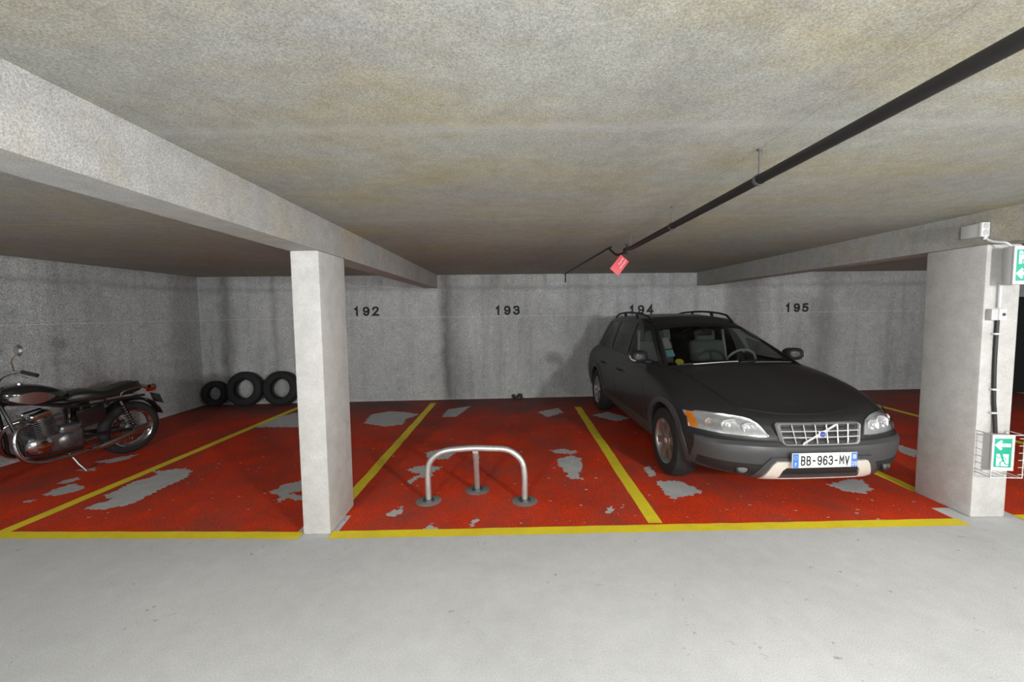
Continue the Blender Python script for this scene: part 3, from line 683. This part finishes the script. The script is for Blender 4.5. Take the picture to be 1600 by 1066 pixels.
em = MB().box(ec + Vector((.001, 0, 0)), (.012, .062, .052), .006).build('emblem', M['chrome'], grille)
MB().lathe([(0, .006), (.021, .006), (.023, 0)], T(*(ec + Vector((.006, 0, 0)))) @ q, 20).build('emblem_disc', M['emblem'], em)
text('emblem_lettering', 'VOLVO', .011, M['chrome'], em, T(ec.x + .0128, ec.y, ec.z) @ RZ(PI / 2) @ RX(PI / 2), sx=1.0)
# headlamps
for k in (-1, 1):
    lo = lambda u: pl([(.405, .594), (.44, .590), (.62, .598), (.74, .604), (.83, .608), (.905, .612)], abs(u))
    hi = lambda u: pl([(.405, .602), (.425, .640), (.465, .690), (.53, .716), (.60, .727), (.80, .734), (.905, .730)], abs(u))
    us = [k * (.405 + .495 * math.sin(PI / 2 * i / 22)) for i in range(23)]
    hl = patch('F', band(us, lo, hi, 6), 0.010, 'headlight', M['reflector'], depth=0.02)
    for yy, zz, rx_, rz_ in ((.525, .652, .050, .044), (.655, .660, .062, .052), (.775, .668, .040, .040)):
        p, n = hit('F', k * yy, zz); q = Vector((0, 0, 1)).rotation_difference((n * .55 + Vector((.8, 0, 0))).normalized()).to_matrix().to_4x4()
        def se(r, z, e): return [T(*(p + n * .010)) @ q @ Vector((r * rz_ * math.copysign(abs(math.cos(a)) ** e, math.cos(a)), r * rx_ * math.copysign(abs(math.sin(a)) ** e, math.sin(a)), z)) for a in [2 * PI * c_ / 32 for c_ in range(32)]]
        e_ = 1.0 if yy > .7 else .6
        MB().loft([se(.05, -.006, e_), se(.6, .001, e_), se(.88, .012, e_), se(.96, .015, e_), se(1.04, .012, e_), se(1.08, .0, e_)], True).build('reflector_bowl', M['chrome'], hl)
        MB().lathe([(0, .016), (.012, .013), (.018, 0)], T(*(p + n * .008)) @ q, 16).build('bulb', M['bulb'] if yy > .7 else M['reflector'], hl)
    ua = [k * lerp(.858, .896, i / 8) for i in range(9)]
    patch('F', band(ua, lambda u: lo(u) + .006, lambda u: hi(u) - .006, 4), 0.016, 'indicator', M['amber'], parent=hl)
    patch('F', band(us, lo, hi, 6), 0.030, 'lens', M['lens'], parent=hl, depth=0.02)
# number plate
PX, PZ = 2.262, .436
npl = MB().box((PX, -.015, PZ), (.012, .53, .118), .004).build('number_plate', M['plate'], car)
for s_, nm in ((-1, 'country_band'), (1, 'region_band')): MB().box((PX + .0065, -.015 + s_ * .238, PZ), (.002, .048, .112)).build(nm, M['blue'], npl, 0)
pm = lambda y, z: T(PX + .0082, -.015 + y, PZ + z) @ RZ(PI / 2) @ RX(PI / 2)
lettering('registration', 'BB-963-MV', .080, M['black'], npl, pm(0, 0), sx=.70, weight=.15, gap=.80)
lettering('country_letter', 'F', .030, M['white'], npl, pm(-.238, -.03), sx=.9)
lettering('region_number', '06', .036, M['white'], npl, pm(.238, -.03), sx=.75)
m = MB()
for a in range(12): m.lathe([(0, .0006), (.0022, .0004), (.0022, 0)], pm(-.238 + .013 * math.cos(a * PI / 6), .025 + .013 * math.sin(a * PI / 6)), 8)
m.build('star_ring', M['yellowst'], npl)
MB().box((PX + .008, .223, PZ + .026), (.0015, .030, .036)).build('region_mark', M['greyplast'], npl, 0)
# wheels
def wheel(x, s_):
    mt = T(x, s_ * WY, WR) @ RX(-PI / 2 * s_)     # local +Z points outwards
    hw = .108
    ty = MB().lathe([(.215, -hw * .8), (.225, -hw), (.29, -hw * 1.08), (.32, -hw * .95), (.333, -hw * .6), (WR, -hw * .2), (WR, hw * .2), (.333, hw * .6), (.32, hw * .95), (.29, hw * 1.08), (.225, hw), (.215, hw * .8)], mt, 48)
    wh = ty.build('wheel', M['rubber'], car)
    rim = MB().lathe([(.205, -.1), (.218, .07), (.226, .10), (.222, .106), (.212, .100), (.205, .085), (.20, .03), (.198, -.02)], mt, 48).build('rim', M['alloy'], wh)
    MB().lathe([(0, -.03), (.20, -.03), (.20, -.02)], mt, 32).build('brake_disc', M['darksteel'], wh)
    sp = MB()
    for k in range(6):
        a = 2 * PI * k / 6 + .2
        for r1, r2, w1, w2 in ((.04, .213, .030, .040),):
            c = [Vector((r1, -w1, .072)), Vector((r1, w1, .072)), Vector((r2, w2, .090)), Vector((r2, -w2, .090))]
            cc = c + [v - Vector((0, 0, .045)) for v in c]; g = RZ(a)
            sp.faces([mt @ g @ v for v in cc], [(0, 1, 2, 3), (7, 6, 5, 4), (0, 4, 5, 1), (1, 5, 6, 2), (2, 6, 7, 3), (3, 7, 4, 0)])
    sp.lathe([(0, .084), (.035, .084), (.062, .076), (.068, .03)], mt, 24)
    sp.build('spokes', M['alloy'], wh)
    MB().lathe([(0, .09), (.024, .09), (.028, .082)], mt, 20).build('hub_cap', M['greyplast'], wh)
for x in (AXF, AXR):
    for s_ in (-1, 1): wheel(x, s_)
# greenhouse
def Bs(x): return Vector((x, pl([(-2.30, .70), (-1.9, .765), (-1.0, .785), (.3, .785), (.95, .775)], x), pl([(-2.2, 1.035), (.5, 1.01), (.95, 1.0)], x)))
def Ts(x): return Vector((x, pl([(-2.05, .53), (-1.6, .575), (-.8, .60), (-.2, .59), (.06, .555)], x), pl([(-2.05, 1.485), (-1.5, 1.53), (-.8, 1.545), (-.3, 1.515), (.06, 1.425)], x)))
US = [(.95, .06), (.83, -.06), (-.34, -.40), (-.42, -.48), (-1.18, -1.16), (-1.28, -1.26), (-2.03, -1.80), (-2.27, -2.02)]
VS = [0, .07, .88, 1.0]
def side_pt(xb, xt, v, k, off=0):
    b, t = Bs(xb), Ts(xt); p = b.lerp(t, v); p.y += .028 * 4 * v * (1 - v) * .6 - off; return Vector((p.x, p.y * k, p.z))
shell = MB()
for k in (-1, 1):
    for i in range(7):
        (b0, t0), (b1, t1) = US[i], US[i + 1]; nn = 6
        for j in range(3):
            g = [[side_pt(lerp(b0, b1, a / nn), lerp(t0, t1, a / nn), lerp(VS[j], VS[j + 1], c / 5), k) for a in range(nn + 1)] for c in range(6)]
            if j == 1 and i in (1, 3, 5):
                g = [[side_pt(lerp(b0, b1, a / nn), lerp(t0, t1, a / nn), lerp(VS[j], VS[j + 1], c / 5), k, .006) for a in range(nn + 1)] for c in range(6)]
                MB().loft(g, False).build({1: 'front_side_window', 3: 'rear_side_window', 5: 'cargo_window'}[i], M['sideglass'] if i == 1 else M['rearglass'], car)
            else:
                shell.loft(g, False); shell.loft([[Vector((p.x, p.y - k * .03, p.z)) for p in r] for r in g], False)
# roof
rf = []
xs = [lerp(.06, -2.02, i / 18) for i in range(19)]
def roof_pt(i, s_, dz=0):
    x = xs[i]; e = Ts(x); bow = .085 * (1 - i / 18) ** 3 - .05 * (i / 18) ** 3
    return Vector((x + bow * (1 - s_ * s_), e.y * s_, e.z + .042 * (1 - abs(s_) ** 2.4) + dz))
shell.loft([[roof_pt(i, -1 + j / 8) for j in range(17)] for i in range(19)], False)
shell.loft([[roof_pt(i, -1 + j / 8, -.035) for j in range(17)] for i in range(19)], False)
shell.build('roof', M['paint'], car, 40)
def ws_pt(s_, v, off=0):
    b = Vector((.95 + .16 * (1 - s_ * s_), .775 * s_, 1.0 + .05 * (1 - s_ * s_))); t = roof_pt(0, s_)
    p = b.lerp(t, v); p += Vector((.6, 0, .8)) * (.03 * 4 * v * (1 - v) * (1 - .5 * s_ * s_) * .5 + off); return p
MB().loft([[ws_pt(-.965 + 1.93 * j / 20, (.035 + .88 * i / 12)) for j in range(21)] for i in range(13)], False).build('windscreen', M['glass'], car)
fr = MB()
for a0, a1, v0, v1 in ((-1, -.955, 0, 1), (.955, 1, 0, 1), (-.96, .96, 0, .045), (-.96, .96, .90, 1.0)):
    for off in (.004, -.012): fr.loft([[ws_pt(lerp(a0, a1, j / 16), lerp(v0, v1, i / 10), off) for j in range(17)] for i in range(11)], False)
fr.build('windscreen_surround', M['blackplast'], car)
# tailgate glass and rear panel
def rw_pt(s_, v):
    b = Vector((-2.27 - .05 * (1 - s_ * s_), .715 * s_, 1.035)); t = roof_pt(18, s_); return b.lerp(t, v)
MB().loft([[rw_pt(-.9 + 1.8 * j / 12, .08 + .78 * i / 6) for j in range(13)] for i in range(7)], False).build('rear_window', M['sideglass'], car)
fr = MB()
for a0, a1, v0, v1 in ((-1, -.9, 0, 1), (.9, 1, 0, 1), (-.9, .9, 0, .08), (-.9, .9, .86, 1)): fr.loft([[rw_pt(lerp(a0, a1, j / 12), lerp(v0, v1, i / 6)) for j in range(13)] for i in range(7)], False)
fr.build('tailgate', M['paint'], car)
for k in (-1, 1):
    MB().loft([[Vector((-2.27 + .12 * i, k * (.80 - .12 * i - .1 * j), .72 + .33 * i)) + Vector((-.06, 0, 0)) for j in range(2)] for i in range(2)], False).build('tail_light', M['redlens'], car)
# roof rails
for k in (-1, 1):
    r_ = MB(); pts = [(-.02, .0), (-.12, .028), (-.30, .045), (-.9, .055), (-1.5, .05), (-1.78, .03), (-1.88, .0)]
    r_.tube([Vector((x, k * (Ts(x).y - .045), Ts(x).z + .012 + h)) for x, h in pts], .0145, 10, smooth=5)
    for x in (-.62, -1.2):
        r_.tube([Vector((x, k * (Ts(x).y - .045), Ts(x).z)), Vector((x - .03, k * (Ts(x).y - .045), Ts(x).z + .065))], .022, 8)
    r_.build('roof_rail', M['blackplast'], car)
# door mirrors
for k in (-1, 1):
    b = Vector((.58, k * .935, 1.10)); m = MB(); rg = []
    for i, (dx, sc) in enumerate(((.085, .25), (.075, .6), (.05, .88), (.01, 1), (-.04, 1.0), (-.055, .97))):
        rg.append([b + Vector((dx - .02 * abs(math.cos(a)), k * .105 * sc * math.copysign(abs(math.cos(a)) ** .7, math.cos(a)), .072 * sc * math.copysign(abs(math.sin(a)) ** .7, math.sin(a)))) for a in [2 * PI * q / 24 for q in range(24)]])
    m.loft(rg, True, True); m.tube([Vector((.55, k * .78, 1.025)), Vector((.56, k * .89, 1.045))], .026, 10); mr = m.build('door_mirror', M['paint'], car, 50)
    MB().loft([[b + Vector((-.057 + dx, k * .092 * sc * math.copysign(abs(math.cos(a)) ** .7, math.cos(a)), .060 * sc * math.copysign(abs(math.sin(a)) ** .7, math.sin(a)))) for a in [2 * PI * q / 24 for q in range(24)]] for sc, dx in ((1, 0), (.01, -.003))], True).build('mirror_glass', M['mirror'], mr)
    MB().tube([b + Vector((.06, k * .06, -.045)), b + Vector((.03, k * .10, -.03)), b + Vector((.0, k * .112, .01))], .010, 8, smooth=3).build('indicator_strip', M['reflector'], mr)
# wipers
for y0, y1, nm in ((-.66, -.05, 0), (-.02, .60, 1)):
    w_ = MB().tube([ws_pt(lerp(y0, y1, i / 8) / .775, .035 + .012 * i / 8, .020) for i in range(9)], .007, 6).build('wiper', M['blackplast'], car)
    MB().tube([ws_pt(lerp(y0 + .15, y1, i / 6) / .775, .014 + .02 * i / 6, .030) for i in range(7)], .0055, 6).build('wiper_arm', M['alloy'], w_)
# cabin
MB().tube([(.66, -.70, .92), (.70, -.35, .94), (.72, 0, .945), (.70, .35, .955), (.66, .70, .92)], .105, 14, smooth=4).build('dashboard', M['cabin'], car, 60)
for k in (-1, 1):
    s_ = MB(); s_.box((-.10, k * .37, .56), (.50, .50, .16), .06, seg=3); s_.box((-.36, k * .37, .92), (.15, .48, .60), .07, rot=Matrix.Rotation(-.28, 3, 'Y'), seg=3)
    st = s_.build('front_seat', M['seat'], car, 60)
    MB().box((-.475, k * .37, 1.27), (.11, .28, .17), .05, rot=Matrix.Rotation(-.15, 3, 'Y'), seg=3).build('headrest', M['seat'], st, 60)
s_ = MB(); s_.box((-1.05, 0, .55), (.5, 1.28, .16), .06); s_.box((-1.32, 0, .87), (.16, 1.28, .58), .06, rot=Matrix.Rotation(-.3, 3, 'Y')); st = s_.build('rear_bench', M['cabin'], car, 60)
for y in (-.42, .42): MB().box((-1.42, y, 1.19), (.09, .25, .13), .04).build('headrest', M['cabin'], st, 60)
sw = MB(); ct = T(.42, .37, .98) @ RY(math.radians(-66))
sw.lathe([(.188 + .015 * math.cos(a), .015 * math.sin(a)) for a in [2 * PI * q / 10 for q in range(10)]], ct, 36, True)
sw.lathe([(0, -.02), (.07, -.02), (.06, .02), (0, .025)], ct, 20)
for a in (0, PI * .72, -PI * .72): sw.tube([ct @ Vector((.05 * math.cos(a), .05 * math.sin(a), 0)), ct @ Vector((.18 * math.cos(a), .18 * math.sin(a), 0))], .014, 8)
sw.build('steering_wheel', M['greyplast'], car)
rv = MB(); rv.box(tuple(ws_pt(0, .84, -.05) + Vector((-.06, 0, -.02))), (.03, .23, .065), .014); rv.tube([ws_pt(0, .90, -.01), ws_pt(0, .84, -.05) + Vector((-.05, 0, 0))], .01, 8); rv.build('rear_view_mirror', M['blackplast'], car)
ph = MB(); q0 = Vector((.76, .17, 1.075)); ph.box(q0 + Vector((0, 0, .035)), (.03, .085, .075), .008); ph.tube([q0 + Vector((0, 0, .01)), q0 + Vector((.01, .02, -.03)), q0 + Vector((.0, .03, -.06))], .012, 8); ph.build('phone_holder', M['blackplast'], car)
def stick(s0, v0, s1, v1, nm, mat):
    MB().loft([[ws_pt(lerp(s0, s1, j / 3), lerp(v0, v1, i / 3), -.006) for j in range(4)] for i in range(4)], False).build(nm, mat, car, 0)
stick(-.93, .42, -.82, .68, 'windscreen_sticker', M['sticker']); stick(-.93, .24, -.82, .38, 'windscreen_sticker', M['cyan'])
MB().loft([[ws_pt(-.79 + .055 * math.cos(a) * sc, .125 + .058 * math.sin(a) * sc, -.006) for a in [2 * PI * q / 20 for q in range(20)]] for sc in (1, .01)], True).build('round_sticker', M['yellowst'], car, 0)
# belt lines
for k in (-1, 1):
    pts = [(-1.65, .64), (-.6, .52)]
    MB().tube([Vector((-.42, k * .60, 1.36)), Vector((-.36, k * .62, 1.0)), Vector((-.33, k * .62, .7))], .02, 6).build('seat_belt', M['greyplast'], car)

# ------------------------------------------------------------------ the motorcycle
mc = thing('motorcycle', 'black and chrome classic motorcycle leaning on its side stand by the left wall', 'motorcycle', (-4.66, 5.0, 0), (0, 0, 0))
hd = math.atan2(-.95, -.30)
mc.rotation_euler = (Matrix.Rotation(hd, 3, 'Z') @ Matrix.Rotation(math.radians(-5), 3, 'X')).to_euler()
def mwheel(x, R, r_, name):
    mt = T(x, 0, R) @ RX(PI / 2)
    wv = MB().lathe([((R - r_) + r_ * math.cos(a), r_ * 1.05 * math.sin(a)) for a in [2 * PI * q / 14 for q in range(14)]], mt, 48, True).build(name, M['rubber'], mc)
    MB().lathe([(R - 2 * r_ + .012, -.045), (R - 2 * r_ + .02, -.05), (R - 2 * r_ - .006, -.02), (R - 2 * r_ - .006, .02), (R - 2 * r_ + .02, .05), (R - 2 * r_ + .012, .045)], mt, 48).build('rim', M['bikechrome'], wv)
    MB().lathe([(0, -.07), (.03, -.07), (.075, -.05), (.075, .05), (.03, .07), (0, .07)], mt, 24).build('hub', M['enginealu'], wv)
    sp = MB()
    for k in range(32):
        a = 2 * PI * k / 32; b = a + (.35 if k % 2 else -.35); s_ = .045 if k % 4 < 2 else -.045
        sp.tube([mt @ Vector((.07 * math.cos(b), .07 * math.sin(b), s_)), mt @ Vector(((R - 2 * r_) * math.cos(a), (R - 2 * r_) * math.sin(a), 0))], .0022, 5)
    sp.build('spokes', M['bikechrome'], wv)
mwheel(0, .315, .055, 'rear_wheel'); mwheel(1.41, .325, .05, 'front_wheel')
f = MB()
for s_ in (-1, 1):
    f.tube([(0, s_ * .09, .315), (.25, s_ * .09, .335), (.50, s_ * .09, .36)], .02, 8)
    f.tube([(-.10, s_ * .10, .71), (.15, s_ * .11, .71), (.50, s_ * .10, .70), (.75, s_ * .06, .76), (1.05, s_ * .03, .86)], .015, 8, smooth=4)
    f.tube([(.50, s_ * .10, .70), (.50, s_ * .11, .34)], .016, 8); f.tube([(1.07, s_ * .04, .82), (.98, s_ * .12, .45), (.92, s_ * .12, .24), (.50, s_ * .11, .24)], .016, 8, smooth=4)
f.tube([(1.04, 0, .80), (1.09, 0, .98)], .03, 12); f.build('frame', M['blackgloss'], mc)
for s_ in (-1, 1):
    MB().tube([(.02, s_ * .135, .33), (.17, s_ * .135, .69)], .014, 8).build('shock_absorber', M['bikechrome'], mc)
    c = [(.04 + .11 * t / 60 + .03 * math.cos(t * .9), s_ * .135 + .03 * math.sin(t * .9), .37 + .27 * t / 60) for t in range(61)]
    MB().tube(c, .006, 6).build('spring', M['blackgloss'], mc)
# engine
e = MB(); e.box((.70, 0, .36), (.46, .24, .22), .06, seg=3); e.box((.58, 0, .46), (.22, .22, .14), .05, seg=3); eng = e.build('engine', M['enginealu'], mc, 60)
for s_ in (-1, 1):
    MB().lathe([(0, .035), (.07, .03), (.095, .012), (.10, -.02)], T(.84, s_ * .12, .36) @ RX(-PI / 2 * s_), 28).build('side_cover', M['bikechrome'], eng)
    MB().lathe([(0, .03), (.055, .028), (.08, .01), (.085, -.02)], T(.62, s_ * .12, .36) @ RX(-PI / 2 * s_), 28).build('side_cover', M['enginealu'], eng)
    cy = MB(); ax = Vector((.22, 0, 1)).normalized(); rm = Vector((0, 0, 1)).rotation_difference(ax).to_matrix().to_4x4()
    b = T(.78, s_ * .075, .46) @ rm; cy.lathe([(.05, 0), (.05, .2)], b, 16)
    for k in range(8): cy.box(b @ Vector((0, 0, .015 + k * .022)), (.17, .13, .009), .003, rot=b.to_3x3())
    cy.build('cylinder_barrel', M['enginealu'], eng)
    MB().box(b @ Vector((0, 0, .225)), (.17, .13, .06), .025, rot=b.to_3x3(), seg=3).build('rocker_cover', M['bikechrome'], eng)
    MB().lathe([(.0, .03), (.03, .025), (.034, -.05), (0, -.05)], b @ T(-.13, s_ * .03, .15) @ RY(-PI / 2), 16).build('carburettor', M['enginealu'], eng)
    MB().tube([(.90, s_ * .08, .60), (.99, s_ * .10, .56), (1.02, s_ * .13, .42), (.97, s_ * .16, .27), (.82, s_ * .18, .21), (.55, s_ * .19, .22), (.30, s_ * .20, .25)], .021, 12, smooth=5).build('exhaust_pipe', M['bikechrome'], mc)
    MB().tube([(.40, s_ * .20, .235), (.34, s_ * .20, .245), (.15, s_ * .205, .29), (-.05, s_ * .21, .345), (-.07, s_ * .21, .35)], [.022, .034, .036, .034, .026], 16).build('silencer', M['bikechrome'], mc)
    MB().tube([(.46, s_ * .12, .30), (.47, s_ * .26, .29)], .013, 8).build('footpeg', M['rubber'], mc)
    MB().box((.42, s_ * .125, .58), (.24, .04, .20), .02, rot=Matrix.Rotation(.15, 3, 'Y')).build('side_panel', M['blackgloss'], mc)
# tank
rg = []
for x, wd, h, zc_ in ((1.10, .04, .05, .89), (1.07, .10, .085, .89), (1.0, .135, .11, .885), (.90, .15, .12, .88), (.80, .145, .115, .865), (.70, .115, .095, .845), (.62, .085, .07, .825), (.57, .05, .04, .81)):
    rg.append([Vector((x, wd * math.copysign(abs(math.cos(a)) ** .75, math.cos(a)), zc_ + h * math.copysign(abs(math.sin(a)) ** .75, math.sin(a)) * (1 if math.sin(a) > 0 else .8))) for a in [2 * PI * q / 28 for q in range(28)]])
tk = MB().loft(rg, True, True).build('fuel_tank', M['blackgloss'], mc, 60)
for s_ in (-1, 1):
    MB().loft([[Vector((lerp(1.045, .72, i / 10), s_ * (.01 + pl([(.7, .117), (.8, .147), (.9, .152), (1.0, .138), (1.05, .11)], lerp(1.045, .72, i / 10))), pl([(.7, .86), (.9, .875), (1.05, .885)], lerp(1.045, .72, i / 10)) + (j - .5) * .12 * math.sin(PI * (i + .6) / 11.2))) for j in range(2)] for i in range(11)], False).build('chrome_tank_panel', M['silver'], tk, 60)
MB().lathe([(0, .02), (.03, .018), (.034, 0)], T(.92, 0, .995), 16).build('filler_cap', M['bikechrome'], tk)
# seat
rg = []
for x, wd, z0, z1 in ((.60, .06, .76, .80), (.54, .11, .74, .855), (.42, .14, .73, .862), (.32, .145, .73, .835), (.24, .13, .735, .83), (.14, .125, .74, .855), (.06, .12, .745, .875), (-.02, .11, .75, .885), (-.07, .09, .76, .865), (-.10, .05, .78, .83)):
    rg.append([Vector((x, wd * math.copysign(abs(math.cos(a)) ** .6, math.cos(a)), (z0 + z1) / 2 + (z1 - z0) / 2 * math.copysign(abs(math.sin(a)) ** .6, math.sin(a)))) for a in [2 * PI * q / 24 for q in range(24)]])
MB().loft(rg, True, True).build('seat', M['leather'], mc, 60)
MB().tube([(.16, .13, .74), (.13, .14, .80), (-.06, .125, .82)], .010, 8, smooth=3).build('grab_rail', M['bikechrome'], mc)
def fender(cx, cz, R, a0, a1, name):
    g = []
    for q in range(19):
        a = math.radians(lerp(a0, a1, q / 18)); g.append([Vector((cx + (R - .03 * abs(s_) ** 2) * math.cos(a), .075 * s_, cz + (R - .03 * abs(s_) ** 2) * math.sin(a))) for s_ in (-1, -.6, -.2, .2, .6, 1)])
    m = MB(); m.loft(g, False); m.loft([[p * 1 - Vector((math.cos(0) * 0, 0, .004)) for p in r] for r in g], False); return m.build(name, M['blackgloss'], mc, 60)
fender(0, .315, 0.375, 35, 165, 'rear_mudguard'); fender(1.41, .325, .365, 25, 150, 'front_mudguard')
tl = MB().lathe([(0, .06), (.035, .055), (.045, .02), (.045, -.02)], T(-.22, 0, .76) @ RY(-PI / 2), 20).build('tail_light', M['redlens'], mc)
MB().tube([(-.08, 0, .79), (-.16, 0, .79), (-.20, 0, .76)], .02, 8).build('lamp_bracket', M['bikechrome'], mc)
MB().box((-.30, 0, .62), (.006, .18, .13), .002, rot=Matrix.Rotation(.35, 3, 'Y')).build('licence_plate', M['darksteel'], mc)
for x, z, dx in ((-.16, .81, -1), (1.17, .86, 1)):
    for s_ in (-1, 1):
        ind = MB().tube([(x, 0, z), (x, s_ * .13, z)], .007, 8).build('indicator', M['bikechrome'], mc)
        MB().lathe([(0, -.035), (.025, -.03), (.034, .0), (.034, .02), (0, .03)], T(x, s_ * .15, z) @ RY(PI / 2 * dx), 16).build('indicator_lens', M['bikechrome'] if dx < 0 else M['amber'], ind)
# fork, lamp, bars
for s_ in (-1, 1):
    MB().tube([(1.11, s_ * .09, .98), (1.27, s_ * .09, .62)], .019, 10).build('fork_tube', M['bikechrome'], mc); MB().tube([(1.26, s_ * .09, .64), (1.41, s_ * .09, .31)], .028, 10).build('fork_slider', M['enginealu'], mc)
MB().box((1.12, 0, .96), (.07, .22, .03), .01).build('top_yoke', M['bikechrome'], mc)
hl = MB().lathe([(0, -.12), (.05, -.11), (.085, -.06), (.092, 0), (.095, .01)], T(1.27, 0, .87) @ RY(PI / 2), 28).build('headlamp', M['bikechrome'], mc)
MB().lathe([(0, .03), (.05, .024), (.09, .008)], T(1.27, 0, .87) @ RY(PI / 2), 28).build('lamp_glass', M['reflector'], hl)
for s_ in (-1, 1): MB().lathe([(0, .035), (.035, .035), (.042, .02), (.042, -.03), (0, -.04)], T(1.15, s_ * .05, 1.015) @ RY(-.5), 20).build('gauge', M['bikechrome'], mc)
MB().tube([(.97, -.39, 1.14), (1.03, -.27, 1.17), (1.09, -.14, 1.11), (1.11, -.06, 1.0), (1.11, .06, 1.0), (1.09, .14, 1.11), (1.03, .27, 1.17), (.97, .39, 1.14)], .012, 10, smooth=5).build('handlebar', M['bikechrome'], mc)
for s_ in (-1, 1):
    MB().tube([(1.02, s_ * .285, 1.168), (.965, s_ * .40, 1.14)], .018, 10).build('grip', M['rubber'], mc)
    MB().tube([(1.08, s_ * .25, 1.16), (1.04, s_ * .42, 1.13)], .006, 6).build('lever', M['bikechrome'], mc)
    mr = MB().tube([(1.05, s_ * .24, 1.17), (1.08, s_ * .27, 1.28), (1.05, s_ * .31, 1.36)], .006, 8, smooth=4).build('mirror', M['bikechrome'], mc)
    MB().lathe([(0, .022), (.04, .018), (.055, .002), (.05, -.006), (0, -.006)], T(1.05, s_ * .32, 1.38) @ RY(PI / 2), 22).build('mirror_housing', M['bikechrome'], mr)
    MB().tube([(1.07, s_ * .2, 1.14), (1.2, s_ * .16, 1.02), (1.2, s_ * .1, .85)], .004, 6, smooth=5).build('control_cable', M['rubber'], mc)
MB().tube([(.62, .13, .22), (.58, .20, .1), (.55, .27, .028)], .012, 8).build('side_stand', M['enginealu'], mc)
